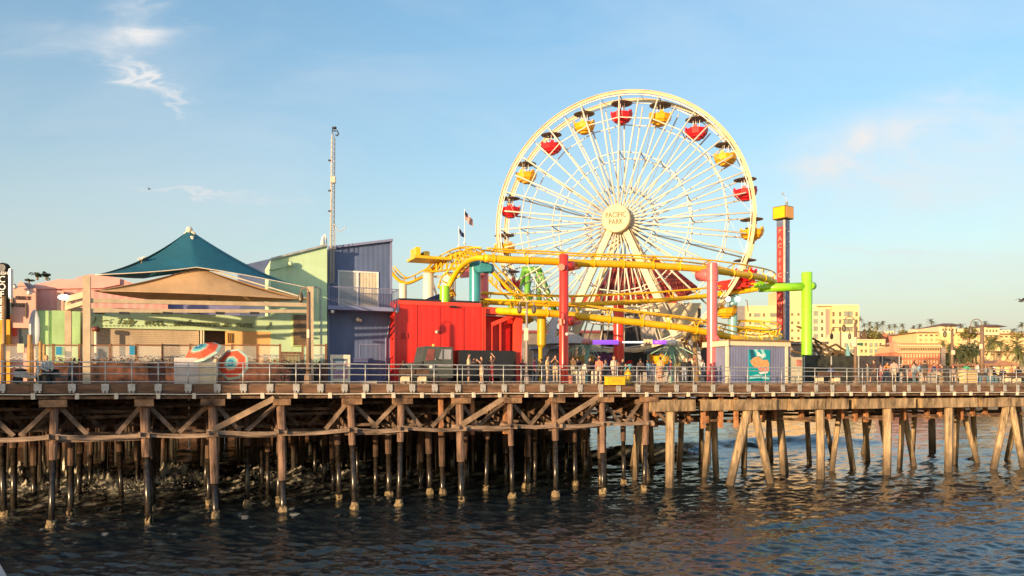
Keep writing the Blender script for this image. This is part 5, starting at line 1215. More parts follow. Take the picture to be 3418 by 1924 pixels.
def make_props():
    sl_ = siding('white_slats', (.74, .66, .62), .55, .6, vert=False); sw = siding('warm_slats', (.84, .72, .50), .55, .6, vert=False)
    v = .75; q = D(620, v)
    t = thing('white_cabinet', 'white slatted cabinet under the tilted parasol, its left part greyer', 'cabinet', q)
    a, b, c = uof(D(581, v)), uof(D(665, v)), uof(D(722, v)); z1 = zy(1195, q.y)
    MB().ubox(a, b-.01, v, v+.9, DZ+.0, z1).build('left_section', sl_, t); MB().ubox(b+.01, c, v-.03, v+.9, DZ, z1-.05).build('right_section', sw, t)
    for z in (.42, .85): MB().ubox(a+.02, c-.02, v-.045, v-.032, DZ+z, DZ+z+.03).build('shadow_gap', grey, t)
    t = thing('sandwich_board', 'white framed poster stand with a faded purple picture before the blue building', 'sign', D(1136, 6))
    v = 6.; q = D(1136, v); a, b = uof(D(1103, v)), uof(D(1168, v)); z1 = zy(1185, q.y)
    m = MB(); m.ubox(a, a+.14, v-.1, v, DZ, z1-.25); m.ubox(b-.14, b, v-.1, v, DZ, z1-.25); m.ubox(a, b, v-.1, v, z1-.248, z1); m.ubox(a+.142, b-.142, v-.1, v, DZ+.12, DZ+.3); m.build('frame', cream, t)
    pic = M('poster_picture', (.45, .36, .40), .35, .3, 2.5, col2=(.36, .12, .14))
    po = MB().ubox(a+.142, b-.142, v-.06, v-.02, DZ+.302, z1-.25).build('picture', pic, t)
    for i, (z0, h_, m_) in enumerate(((1.28, .14, white), (.98, .10, M('poster_mint', (.5, .62, .56), .5)), (.84, .08, MC['poster_mint']))): MB().ubox(a+.3+.02*i, b-.3, v-.065, v-.061, DZ+z0, DZ+z0+h_).build('text_bar', m_, po)
    MB().ubox(a+.2, b-.4, v-.064, v-.061, DZ+.55, DZ+.75).build('colour_bar', M('poster_purple', (.40, .25, .48), .5, .2, 3), po)
    MB().ubox(a+.145, b-.145, v-.064, v-.061, z1-.42, z1-.27).build('colour_bar', M('poster_slate', (.16, .26, .30), .5, .2, 3), po)
    o = MB().pbox(1206, 1258, 5.4, 5.8, DZ, DZ+.16).build('kerb_block', M('kerb_grey', (.55, .48, .42), .8, .1), None, loc=D(1230, 5.5)); tag(o, 'low pale grey kerb block in front of the blue building door', 'kerb block')
    # bicycles
    def bike(px, v, lab, first=[None]):
        q = D(px, v)
        if first[0] is None:
            t = thing('bicycle', lab, 'bicycle', (0, 0, 0), 'parked bicycles'); x = T
            for s in (-.52, .52):
                Mx = UP.rotation_difference(N).to_matrix(); m = MB()
                ring = [x*s+UP*.34+(x*math.cos(a)+UP*math.sin(a))*.33 for a in np.linspace(0, 2*PI, 25)]; m.tube(ring, .025, 6, False)
                for a in np.linspace(0, PI, 8)[:-1]: d = (x*math.cos(a)+UP*math.sin(a))*.32; m.tube([x*s+UP*.34-d, x*s+UP*.34+d], .005, 4)
                m.build('wheel', dark, t)
            a, b, c, d, e = x*-.52+UP*.34, x*-.05+UP*.30, x*-.2+UP*.82, x*.36+UP*.8, x*.52+UP*.34
            m = MB()
            for p, r_ in ((a, b), (b, c), (a, c), (c, d), (b, d), (d, e)): m.tube([p, r_], .022, 6)
            m.build('frame', M('bike_blue', (.06, .08, .10), .4), t)
            MB().bar(c+UP*.1-x*.12, c+UP*.1+x*.14, .12, .05).build('saddle', black, t)
            MB().tube([d, d+UP*.14+N*.0, d+UP*.2+N*.22], .018, 6).build('handlebar', grey, t); MB().tube([d+UP*.14, d+UP*.2-N*.22], .018, 6).build('handlebar', grey, t)
            first[0] = t
        else: t = copy_tree(first[0])
        t.location = q; t['label'] = lab
    bike(962, 5.3, 'bicycle parked nearest the picket gate, left one of the row'); bike(988, 5.0, 'second bicycle from the left by the picket gate'); bike(1016, 5.2, 'third bicycle from the left by the picket gate'); bike(1034, 4.8, 'rightmost bicycle beside the round lamp pole')
    # benches with pale block ends
    stone = M('bench_stone', (.80, .66, .46), .8, .15, 3, bump=.4)
    def bench(px0, px1, v, lab):
        q = D((px0+px1)/2, v); t = thing('bench', lab, 'bench', q, 'benches along the railing')
        for x in (px0, px1):
            u = uof(D(x, v)); m = MB(); m.ubox(u-.22, u+.22, v-.2, v+.25, DZ+.15, DZ+.42); m.ubox(u-.22, u-.08, v-.2, v+.25, DZ, DZ+.148); m.ubox(u+.08, u+.22, v-.2, v+.25, DZ, DZ+.148); m.build('leg', stone, t)
        u0, u1 = uof(D(px0, v))-.4, uof(D(px1, v))+.4
        MB().ubox(u0, u1, v-.25, v+.3, DZ+.422, DZ+.48).build('seat', woodd, t); MB().ubox(u0, u1, v-.3, v-.24, DZ+.55, DZ+.82).build('backrest', woodd, t)
    bench(1352, 1408, .55, 'bench carrying the two seated people in black before the truck')
    bench(2735, 2790, .55, 'bench with pale stone ends behind the railing near the dark mesh fence')
    bench(3362, 3395, .55, 'bench with pale stone ends at the far right of the pier')
    # litter bins, boxes
    for px, v, w, h_, m_, lab, cat in ((3243, 1.2, 38, .95, M('bin_yellow', (.80, .58, .28), .7, .1), 'pale yellow slatted litter bin right of the crowd', 'bin'), (3105, 2.4, 40, .75, M('kiosk_pale', (.55, .46, .35), .7, .15), 'pale low counter between the standing groups on the right', 'counter'), (3300, 2.0, 62, .55, M('cool_blue', (.20, .34, .40), .6, .1), 'teal grey ice chest under the seated people on the right', 'chest'), (3150, 3.2, 26, .9, M('bin_tan', (.5, .38, .25), .7, .1), 'tan litter bin beside the people bending over', 'bin')):
        q = D(px, v); t = thing('box' if cat != 'bin' else 'litter_bin', lab, cat, q); a, b = uof(D(px-w/2, v)), uof(D(px+w/2, v))
        MB().ubox(a, b, v, v+.6, DZ, DZ+h_).build('body', m_, t); MB().ubox(a-.04, b+.04, v-.04, v+.64, DZ+h_+.002, DZ+h_+.07).build('lid', m_, t)
        for k in range(4): MB().ubox(a+.02, b-.02, v-.03, v-.002, DZ+.1+h_*k*.22, DZ+.1+h_*(k*.22+.15)).build('slat', m_, t)
    # small fittings by the red column
    o = MB().tube([D(1905, 1.5), D(1905, 1.5)+UP*.55], .15, 10).build('valve_post', M('valve_rust', (.45, .14, .10), .6, .2), None, loc=D(1905, 1.5)); tag(o, 'short rusty valve post at the foot of the red column', 'valve')
    for k, px in enumerate((1925, 1938, 1950, 1978, 1990)):
        q = D(px, 1.6); o = MB().ubox(uof(q)-.05, uof(q)+.05, 1.6, 1.7, DZ, DZ+.85-.06*(k % 2)).build('barrier_post', cream, None, loc=q); tag(o, ['pale barrier post closest to the rusty valve', 'second pale barrier post from the valve', 'third pale barrier post from the valve', 'pale barrier post left of the yellow box', 'pale barrier post closest to the yellow box'][k], 'post', 'pale barrier posts')
make_props()
def make_screen_fence():
    m_ = M('mesh_dark', (.05, .05, .035), .8, .35, 1.5); t = thing('mesh_fence', 'dark mesh screened fence running right from the lime column', 'fence', D(2830, 9))
    MB().pbox(2682, 2868, 8, 8.1, DZ, zy(1196, 75)).build('screen', m_, t); MB().pbox(2868.5, 3010, 8, 8.1, DZ, zy(1199, 79)).build('screen', M('mesh_grey', (.09, .075, .07), .8, .3, 1), t)
    for x in (2684, 2775, 2866, 2945, 3002): MB().tube([D(x, 7.9), Q(x, 1190, 7.9)], .07, 6).build('post', galv, t)
    brn = M('debris_brown', (.20, .12, .05), .85, .4, 2)
    t = thing('ramp_trusses', 'brown ramp trusses and roof scraps sloping down behind the mesh fence', 'ramp', D(2790, 12))
    for a, b in (((2660, 1090), (2700, 1105)), ((2712, 1130), (2830, 1195)), ((2700, 1165), (2800, 1196)), ((2640, 1172), (2760, 1200)), ((2740, 1172), (2790, 1150)), ((2790, 1150), (2850, 1190)), ((2720, 1140), (2745, 1170)), ((2752, 1148), (2770, 1180)), ((2780, 1165), (2795, 1192)), ((2690, 1120), (2735, 1185)), ((2700, 1150), (2850, 1198))): MB().bar(Q(*a, 11), Q(*b, 11), .14, .15).build('beam', brn, t)
    fix(MB().prism([Q(x, y, 11.5) for x, y in ((2762, 1196), (2790, 1168), (2815, 1172), (2850, 1196))], N*.6).build('roof_scrap', brn, t))
    MB().prism([Q(x, y, 11) for x, y in ((2748, 1160), (2772, 1158), (2786, 1172), (2775, 1180), (2755, 1174))], N*.1).build('tarp', M('tarp_blue', (.45, .52, .52), .6), t)
    # folded teal beach umbrella and post with basket sign
    o = MB().lathe([(.22, 0), (.20, .4), (.10, .95), (.03, 1.1)], 8, Q(2830, 1192, 10)).build('closed_parasol', M('parasol_teal_closed', (.16, .38, .42), .7, .15), None, loc=Q(2830, 1188, 10)); tag(o, 'closed teal parasol standing above the mesh fence', 'parasol')
make_screen_fence()
# ------------------------------------------------------------------ street lamps
def lamp(px, v, ytop, w, lab, side=1, sign=None, mat=None, double=False, r=.07, lantern=True):
    mt = mat or M('lamp_brown', (.22, .14, .09), .5, .15); q = D(px, v); t = thing('street_lamp', lab, 'street lamp', q)
    s = q.y/F; rad = w*s/2; base = zy(ytop, q.y)-rad; 
    MB().tube([q, Vector((q.x, q.y, base))], [r*1.4, r], 10).build('pole', mt, t, True); MB().lathe([(r*2.6, 0), (r*2.2, .5), (r*1.4, .6)], 10, q).build('pole_base', mt, t)
    for sd in ((side, -side) if double else (side,)):
        pts = [Vector((q.x+sd*(rad-rad*math.cos(a)), q.y, base+rad*math.sin(a))) for a in np.linspace(0, PI*1.02, 16)]; e = pts[-1]+UP*-rad*.5
        MB().tube(pts+[e], .035, 6).build('hoop', mt, t, True)
        if lantern: MB().lathe([(.02, .1), (.10, .05), (.16, -.15), (.14, -.4), (.03, -.5)], 10, e).build('lantern', M('lantern_dark', (.10, .08, .05), .4), t, 'auto')
    if sign: MB().hexa([P(x, y, q.y-.2+d) for y in (sign[3], sign[1]) for x, d in ((sign[0], 0), (sign[2], 0), (sign[2], .1), (sign[0], .1))]).build('sign_panel', M('lamp_sign', (.78, .58, .42), .6, .08), t)
lamp(1030, 2.2, 962, 26, 'brown lamp pole with an oval hoop on the right edge of the shade canopy', -1, (1024, 1100, 1032, 1128), r=.11)
lamp(1758, 2.6, 1004, 24, 'thin lamp pole with two pale sign boxes between red building and red column', -1, (1749, 1095, 1763, 1137), M('lamp_grey', (.36, .30, .27), .5), True)
lamp(2806, 14, 1093, 30, 'double hooped lamp behind the mesh fence before the cream apartments', -1, None, MC['lamp_brown'], True)
lamp(2855, 2.4, 1058, 38, 'brown lamp pole with basket platform and pink sign over the mesh fence', -1, (2843, 1126, 2859, 1158), MC['lamp_brown'], False, .10)
lamp(3178, 5, 1090, 24, 'brown lamp pole with hoop and pale sign left of the palm cluster', -1, (3175, 1170, 3188, 1184), MC['lamp_brown'], False, .10)
lamp(3278, 2.2, 1066, 38, 'tallest brown lamp pole with wide hoop between the hotel towers', -1, (3269, 1149, 3280, 1165), MC['lamp_brown'], False, .14)
def basket():
    q = Q(2855, 1110, 2.4); t = thing('lifeguard_basket', 'dark railed basket platform fixed on the brown lamp pole', 'basket', q); m = MB()
    for k in range(9): x = 2856+k*4.4; m.tube([Q(x, 1107, 2.3), Q(x, 1129, 2.3)], .025, 5)
    m.tube([Q(2853, 1107, 2.3), Q(2893, 1109, 2.3)], .04, 6); m.tube([Q(2853, 1129, 2.3), Q(2893, 1131, 2.3)], .05, 6); m.build('rail', MC['lamp_brown'], t)
    MB().hexa([P(x, y, q.y-.1+d) for y in (1154, 1145) for x, d in ((2861, 0), (2881, 0), (2881, .08), (2861, .08))]).build('green_sign', M('sign_green', (.03, .13, .09), .5), t)
basket()
# ------------------------------------------------------------------ palms and trees
frond = M('palm_green', (.17, .18, .06), .7, .4, 3); trunk = M('palm_trunk', (.30, .20, .11), .9, .25, 3, stretch=(1, 1, 4)); leafm = M('tree_green', (.055, .075, .025), .8, .5, .8); farf = M('far_palm', (.13, .12, .08), .8, .3, 1)
def palm_proto(n=34, L=2.4, dead=True, mat=frond, seed=1, nl=7, wl_=.16):
    rr = random.Random(seed); m = MB()
    for k in range(n):
        a = rr.uniform(0, 2*PI); el = rr.uniform(-.9, 1.35); l = L*rr.uniform(.8, 1.1)
        d = Vector((math.cos(a), math.sin(a), 0)); pts = []
        for i in range(nl+1):
            f = i/nl; pts.append(d*l*f*math.cos(el*(1-.3*f))+UP*(l*f*math.sin(el)*(1)-.85*l*f*f*.7))
        s = Vector((-d.y, d.x, 0))
        for i in range(nl):
            w0 = wl_*L*(1-i/nl)**.6*(1 if i else .3)
            for sg in (-1, 1):
                for j in (0, .5):
                    p = pts[i].lerp(pts[i+1], j); q = p+(pts[i+1]-pts[i])*.42
                    m.add([p, q, q+s*sg*w0+(pts[i+1]-pts[i])*.5-UP*w0*.45], [(0, 1, 2)])
    if dead:
        for k in range(60):
            a = rr.uniform(0, 6.28); z = -rr.uniform(.1, .9)*L*.5; r0 = .35*L*.35; p = Vector((math.cos(a)*r0*.6, math.sin(a)*r0*.6, z)); m.add([p, p+Vector((math.cos(a)*.12, math.sin(a)*.12, -.4*L*.4)), p+Vector((.1, .1, -.1))], [(0, 1, 2)])
    return m
def make_palm(px, ytop, Y, zb, L, lab, grp, proto=[{}], key='near', tr=.18, ntr=34):
    q = P(px, ytop, Y); c = Vector((q.x, Y, q.z-L*.6)); t = thing('palm_tree', lab, 'palm tree', Vector((q.x, Y, zb)), grp)
    if key not in proto[0]:
        m = palm_proto(ntr, 1.0, True, seed=len(key)); o = m.build('crown', frond if key == 'near' else farf, None); proto[0][key] = o; C.objects.unlink(o)
    o = bpy.data.objects.new('crown', proto[0][key].data); C.objects.link(o); o.parent = t; o.location = c-Vector(t.location); o.scale = (L, L, L); o.rotation_euler = (0, 0, R.uniform(0, 6))
    lean = R.uniform(-.4, .4)*L*.4
    MB().tube([Vector((q.x+lean, Y, zb)), Vector((q.x+lean*.3, Y, (zb+c.z)/2)), c], [tr*1.3, tr, tr*.9], 7).build('trunk', trunk, t, True)
far = [(2868, 1052, 3.0), (2885, 1076, 2.2), (2903, 1070, 2.6), (2927, 1070, 3.4), (2947, 1068, 2.6), (2968, 1080, 2.4), (2986, 1078, 2.4), (3012, 1077, 2.4), (3050, 1083, 2.4), (3070, 1078, 2.3), (3107, 1060, 3.4), (3208, 1076, 3.0), (3257, 1069, 2.8), (3262, 1082, 2.0), (3288, 1068, 2.8), (3338, 1094, 3.2), (3355, 1096, 3.0), (3382, 1092, 3.6), (3411, 1072, 3.0)]
od = 'first second third fourth fifth sixth seventh eighth ninth tenth eleventh twelfth thirteenth fourteenth fifteenth sixteenth seventeenth eighteenth nineteenth'.split()
for i, (x, y, L) in enumerate(far): make_palm(x, y, 430, 24, L*.95, 'slender palm on the bluff skyline, %s from the left' % od[i], 'palms on the skyline', key='far', tr=.17)
near = [(3192, 1145, 3.0), (3205, 1138, 3.2), (3222, 1136, 3.4), (3236, 1140, 3.2), (3247, 1132, 3.0), (3258, 1148, 2.6), (3215, 1155, 2.8), (3393, 1122, 3.8), (3404, 1150, 3.2), (3318, 1112, 3.4)]
for i, (x, y, L) in enumerate(near): make_palm(x, y, 215+i*3, 2, L*1.25, ('palm in the cluster before the cream hotel, %s from the left' % od[i]) if i < 7 else ['tall palm at the right edge before the hotel wall', 'shorter palm below the tall one at the right edge', 'palm spreading over the roof of the second hotel tower'][i-7], 'palms in front of the hotel', key='near', tr=.22)
make_palm(2318, 1066, 70, DZ, 1.5, 'small yellowing palm between the wheel leg and pink column', None, key='yel', tr=.22, ntr=60)
# extra thin palms along the shore
for i, (x, y, L) in enumerate(((3148, 1128, 2.2), (3168, 1140, 2.2), (3272, 1134, 2.4), (3300, 1140, 2.4), (3340, 1130, 2.4), (3362, 1142, 2.4))): make_palm(x, y, 270, 2, L*1.1, 'thin shore palm before the hotel wings, %s from the left' % od[i], 'thin shore palms', key='near', tr=.16)
# crown of the small palm is dry
_y = M('dry_palm', (.42, .26, .04), .8, .3, 3)
def tree(px, ytop, w, h, Y, lab, grp=None, mat=None, n=520, zb=None, name='tree'):
    q = P(px, ytop, Y); hw, hh = w*Y/F/2, h*Y/F/2; c = Vector((q.x, Y, q.z-hh)); zb = c.z-hh*1.5 if zb is None else zb
    t = thing(name, lab, 'tree', Vector((q.x, Y, zb)), grp); m = MB(); cl = [(Vector((R.gauss(0, .42), R.gauss(0, .42), R.gauss(0, .4))), R.uniform(.28, .5)) for _ in range(9)]
    for k in range(n):
        o_, rr = R.choice(cl); d = Vector((R.gauss(0, 1), R.gauss(0, 1), R.gauss(0, 1))).normalized()*rr; p = o_+d; p = c+Vector((p.x*hw, p.y*hw, p.z*hh)); s = (hw+hh)*R.uniform(.05, .11)
        a, b = Vector((R.gauss(0, 1), R.gauss(0, 1), R.gauss(0, .6))).normalized()*s, Vector((R.gauss(0, 1), R.gauss(0, 1), R.gauss(0, 1))).normalized()*s
        m.add([p-a, p+b, p+a, p-b*.6], [(0, 1, 2, 3)])
    m.build('crown', mat or leafm, t); m = MB(); m.tube([Vector((q.x, Y, zb)), c], [hw*.09+.1, hw*.05+.05], 7)
    for k in range(4): o_, rr = cl[k]; m.tube([c-UP*hh*.4, c+Vector((o_.x*hw, o_.y*hw, o_.z*hh))], [hw*.04+.04, .04], 5)
    m.build('trunk', trunk, t)
tree(125, 908, 34, 22, 120, 'left flat topped dark tree above the salmon pink roof', 'trees above the pink roof'); tree(155, 908, 32, 22, 120, 'right flat topped dark tree above the salmon pink roof', 'trees above the pink roof'); tree(97, 928, 30, 14, 120, 'low dark tree top just left of the other two', 'trees above the pink roof')
og = M('olive_tree', (.22, .20, .06), .85, .4, .6)
for i, (x, y, w, h) in enumerate(((2870, 1100, 40, 60), (2925, 1104, 60, 40), (3010, 1108, 60, 70), (3038, 1118, 44, 50), (3060, 1120, 40, 40), (3175, 1150, 20, 60), (3232, 1098, 70, 40), (3160, 1175, 24, 50), (3300, 1122, 60, 30), (3395, 1108, 60, 26), (3345, 1205, 40, 30), (3300, 1212, 60, 22))):
    tree(x, y, w, h, 340-(30 if y > 1150 else 0)-(40 if x > 3150 else 0), 'olive green tree among the far buildings, %s from the left' % ['first', 'second', 'third', 'fourth', 'fifth', 'seventh', 'eighth', 'sixth', 'tenth', 'twelfth', 'eleventh', 'ninth'][i], 'trees among the far buildings', og)
# ------------------------------------------------------------------ far buildings
def block(t, name, px0, px1, yt, yb, Y, mat, depth=14, skew=0.):
    a, b = P(px0, 0, Y), P(px1, 0, Y+skew)
    return MB().hexa([Vector((p.x, p.y+dy, z)) for z in (zy(yb, Y), zy(yt, Y)) for p, dy in ((a, 0), (b, 0), (b, depth), (a, depth))]).build(name, mat, t)
def wins(t, mat, xs, ys, w, h, Y, wall=None, name='window'):
    for x in xs:
        for y in ys:
            a, b = P(x-w/2, y, Y), P(x+w/2, y, Y); fr = MB().hexa([Vector((xx, Y+d, z)) for z in (zy(y+h/2, Y), zy(y-h/2, Y)) for xx, d in ((a.x, -.35), (b.x, -.35), (b.x, -.02), (a.x, -.02))]).build(name, mat, t)
def make_far():
    cr1 = M('stucco_cream', (.80, .58, .30), .85, .05, .1); cr2 = M('stucco_pale', (.80, .64, .40), .85, .06, .1); wn = M('far_window', (.20, .16, .10), .3, .3, .2); wg = M('far_glass', (.30, .32, .26), .2, .2, .2); rf = M('tile_roof', (.28, .13, .07), .8, .2, .3); brk = M('brick_orange', (.54, .20, .11), .85, .12, .3); gy = M('stair_grey', (.34, .27, .24), .8, .1)
    Y = 330
    t = thing('apartment_block', 'large cream apartment block with rows of windows beside the lime column', 'building', P(2680, HY, Y))
    block(t, 'wall', 2490, 2600, 1021, 1262, Y, cr1); block(t, 'tower_slab', 2600.5, 2678, 968, 1262, Y-1, cr1); block(t, 'wall', 2678.5, 2736, 1017, 1262, Y, cr2); block(t, 'wall', 2736.5, 2776, 1020, 1262, Y, cr2); block(t, 'stair_slot', 2757, 2768, 1032, 1130, Y-.5, gy, 2); block(t, 'wall', 2776.5, 2868, 1022, 1262, Y-2, cr1)
    block(t, 'parapet', 2730, 2866, 1017, 1021.9, Y-2.3, cr2, 3)
    wins(t, wn, [2503, 2549], [1052, 1078, 1104, 1130], 5, 11, Y); wins(t, wg, [2526, 2580], [1052, 1078, 1104, 1130], 20, 12, Y); wins(t, wn, [2643, 2664], [1050, 1078, 1104, 1130, 1156], 6, 8, Y-1)
    wins(t, wg, [2722], [1047, 1073, 1098, 1123], 14, 16, Y); wins(t, wn, [2743], [1048, 1073, 1098, 1120], 6, 12, Y)
    wins(t, wn, [2781, 2803, 2858], [1049, 1074, 1099, 1124, 1150, 1170], 6, 14, Y-2); wins(t, wg, [2823, 2838], [1048, 1074, 1099, 1124, 1150, 1172], 13, 16, Y-2)
    for y in (1061, 1087, 1112, 1137): block(t, 'balcony', 2814, 2848, y, y+5, Y-3.5, cr2, 1.3)
    t = thing('low_apartments', 'lower cream apartment wing stepping down to the red brick building', 'building', P(2890, HY, 300)); Y = 300
    block(t, 'wall', 2808, 2870, 1112, 1262, Y, cr2); block(t, 'wall', 2870.5, 2955, 1136, 1262, Y-1, cr1); block(t, 'cornice', 2868, 2956, 1133, 1135.8, Y-1.4, cr2, 5)
    wins(t, wg, [2822, 2842, 2906, 2923], [1152, 1172, 1190], 9, 13, Y-1); wins(t, wn, [2875, 2889, 2938], [1172, 1150, 1192], 5, 10, Y-1); block(t, 'grey_side', 2955.5, 2985, 1145, 1262, Y+1, gy)
    t = thing('terracotta_house', 'terracotta pink house with a flat roof above the low apartments', 'building', P(2945, HY, 350)); block(t, 'wall', 2915, 2962, 1116, 1200, 350, brk); block(t, 'side_wall', 2962.5, 2984, 1120, 1200, 352, M('terracotta_side', (.50, .20, .14), .85, .1)); block(t, 'roof_tank', 2944, 2955, 1106, 1115.5, 352, cr2, 3)
    t = thing('brick_building', 'orange red brick building with a long row of small windows under a cream cornice', 'building', P(3060, HY, 260)); Y = 260
    block(t, 'wall', 2984, 3138, 1176, 1262, Y, brk); block(t, 'upper_band', 2996, 3138, 1155, 1175.5, Y, M('band_peach', (.80, .42, .22), .8, .06)); block(t, 'cornice', 2998, 3140, 1151, 1154.8, Y-.6, cr2, 6); block(t, 'roof', 3000, 3138, 1147, 1150.8, Y, rf)
    fix(MB().prism([P(x, y, Y-.3) for x, y in ((2984, 1176), (2984, 1152), (2990, 1140), (2997, 1143), (3003, 1153), (3003, 1176))], Vector((0, 3, 0))).build('gable', M('gable_peach', (.78, .34, .20), .8, .08), t))
    wins(t, wn, [3008+8.2*k for k in range(16)], [1166], 4.6, 8, Y); wins(t, M('arch_peach', (.82, .52, .30), .8), [3012+9.5*k for k in range(13)], [1188, 1210], 3.6, 13, Y); block(t, 'cornice', 2998, 3139, 1176, 1178, Y-.5, cr2, 1)
    block(t, 'end_wall', 3138.5, 3156, 1160, 1262, Y+2, gy)
    def hotel(lab, x0, x1, yt, Y, tower, rows, cols):
        t = thing('hotel', lab, 'building', P((x0+x1)/2, HY, Y)); block(t, 'wall', x0, x1, yt, 1262, Y, cr1, 20); block(t, 'roof', x0-3, x1+3, yt-3.5, yt-.3, Y-1, rf, 22)
        if tower:
            a, b, y0, y1 = tower; block(t, 'tower', a, b, y1, yt+2, Y-1.5, cr2, 16)
            zt = zy(y1, Y); ap = P((a+b)/2, y0, Y+7); xa, xb = P(a-7, 0, Y).x, P(b+7, 0, Y).x
            MB().add([Vector((xa, Y-4, zt)), Vector((xb, Y-4, zt)), Vector((xb, Y+18, zt)), Vector((xa, Y+18, zt)), Vector((ap.x-2, Y+7, ap.z)), Vector((ap.x+2, Y+7, ap.z))], [(0, 1, 5, 4), (1, 2, 5), (2, 3, 4, 5), (3, 0, 4), (3, 2, 1, 0)]).build('hip_roof', rf, t)
            wins(t, wn, [a+(b-a)*f for f in (.2, .4, .6, .8)], [(y1+yt)/2], 4, 7, Y-1.5)
        wins(t, wn, cols, rows[:1], 8, 5, Y); wins(t, M('niche_ochre', (.62, .42, .20), .8, .2, .3), cols, rows[1:], 7, 8, Y); return t
    t = hotel('cream Spanish style hotel with a hipped roof tower behind the brick building', 3060, 3228, 1112, 310, (3136, 3190, 1080, 1090), [1120, 1135, 1150, 1166], [3072+18*k for k in range(4)]+[3162, 3180, 3200, 3216])
    block(t, 'plain_bay', 3140, 3178, 1114, 1262, 308.5, M('bay_ochre', (.86, .60, .28), .85, .04), 1); block(t, 'roof_terrace', 3192, 3234, 1098, 1111, 312, cr2, 12)
    t = hotel('taller cream hotel wing with hipped roof tower at the right edge', 3266, 3470, 1117, 300, (3282, 3336, 1084, 1093), [1124, 1140, 1154], [3290+17*k for k in range(11)])
    block(t, 'stair_shaft', 3246, 3265, 1114, 1262, 301, cr2); wins(t, wn, [3254], [1121, 1140, 1165], 9, 8, 301)
    t = hotel('low cream wing with oval windows in front of the right hotel', 3256, 3386, 1176, 262, None, [1184, 1204, 1222], [3264, 3290, 3310, 3333, 3356, 3376]); block(t, 'end_bay', 3386.5, 3470, 1180, 1262, 258, M('bay_warm', (.88, .62, .34), .85, .04), 10)
    # small houses on the bluff
    for i, (x0, x1, y0) in enumerate(((2960, 2985, 1106), (3042, 3060, 1104), (3060, 3080, 1098), (3096, 3118, 1101), (3340, 3372, 1102), (3378, 3410, 1112))):
        t = thing('bluff_house', 'pale flat roofed house on the bluff skyline, %s from the left' % od[i], 'building', P((x0+x1)/2, HY, 400), 'houses on the bluff'); block(t, 'wall', x0, x1, y0, 1140, 400, cr2, 8); wins(t, wn, [x0+(x1-x0)*.3, x0+(x1-x0)*.7], [y0+6], 4, 4, 400)
    t = thing('grey_house', 'small grey house with chimney pipe beside the pale teal column', 'building', P(2474, HY, 200)); block(t, 'wall', 2462, 2486, 1022, 1262, 200, M('house_grey', (.28, .25, .24), .8, .15), 6); MB().tube([P(2497, 1040, 200), P(2494, 1006, 200), P(2488, 1002, 200)], .12, 6).build('pipe', rf, t)
    # brown awning roof line on the beach at right
    t = thing('beach_canopy', 'long low brown canopy roof behind the seated people at the right', 'canopy', P(3330, HY, 120)); block(t, 'roof', 3245, 3400, 1214, 1222, 120, M('canopy_brown', (.34, .18, .11), .8, .2), 6); fix(MB().prism([P(x, y, 121) for x, y in ((3315, 1214), (3336, 1203), (3362, 1206), (3385, 1214))], Vector((0, 4, 0))).build('gable', MC['canopy_brown'], t))
    for x in (3255, 3300, 3350, 3395): MB().tube([P(x, HY, 120), P(x, 1222, 120)], .12, 6).build('post', MC['canopy_brown'], t)
make_far()
for o in bpy.data.objects:
    if o.name.startswith('palm_tree') and o.get('label', '').startswith('small yellowing'):
        for c in o.children:
            if c.name.startswith('crown'): c.data.materials[0] = _y
# ------------------------------------------------------------------ people
def cap(m, a, b, ra, rb, n=10):
    a, b = Vector(a), Vector(b); d = (b-a); L = d.length; d = d.normalized(); pts = [a-d*ra*.75, a-d*ra*.45, a, b, b+d*rb*.45, b+d*rb*.75]
    m.tube(pts, [ra*.5, ra*.85, ra, rb, rb*.85, rb*.5], n)
POSES = {
 'stand': {}, 'look': {'hd': (.03, -.05, 0)},
 'cross': {'el': (-.24, -.05, 1.16), 'er': (.26, -.06, 1.18), 'wl': (.05, -.24, 1.22), 'wr': (.16, -.22, 1.36)},
 'photo': {'el': (-.26, -.22, 1.30), 'er': (.26, -.22, 1.30), 'wl': (-.08, -.38, 1.50), 'wr': (.08, -.38, 1.50)},
 'armup': {'er': (.30, -.05, 1.62), 'wr': (.12, -.1, 1.82)},
 'walk': {'kl': (-.10, -.22, .52), 'al': (-.10, -.30, .10), 'kr': (.10, .06, .50), 'ar': (.11, .34, .14), 'wl': (-.24, .14, .92), 'wr': (.24, -.25, .96)},
 'bend': {'ch': (0, -.30, 1.16), 'nk': (0, -.46, 1.24), 'hd': (0, -.60, 1.22), 'sl': (-.19, -.42, 1.20), 'sr': (.19, -.42, 1.20), 'el': (-.22, -.50, .95), 'er': (.22, -.50, .95), 'wl': (-.12, -.62, .80), 'wr': (.12, -.62, .80)},
 'sit': {'dz': -.45, 'kl': (-.13, -.44, .50), 'kr': (.13, -.44, .50), 'al': (-.13, -.46, .09), 'ar': (.13, -.46, .09), 'wl': (-.10, -.34, .62), 'wr': (.10, -.34, .62), 'el': (-.25, -.10, .72), 'er': (.25, -.10, .72)},
}
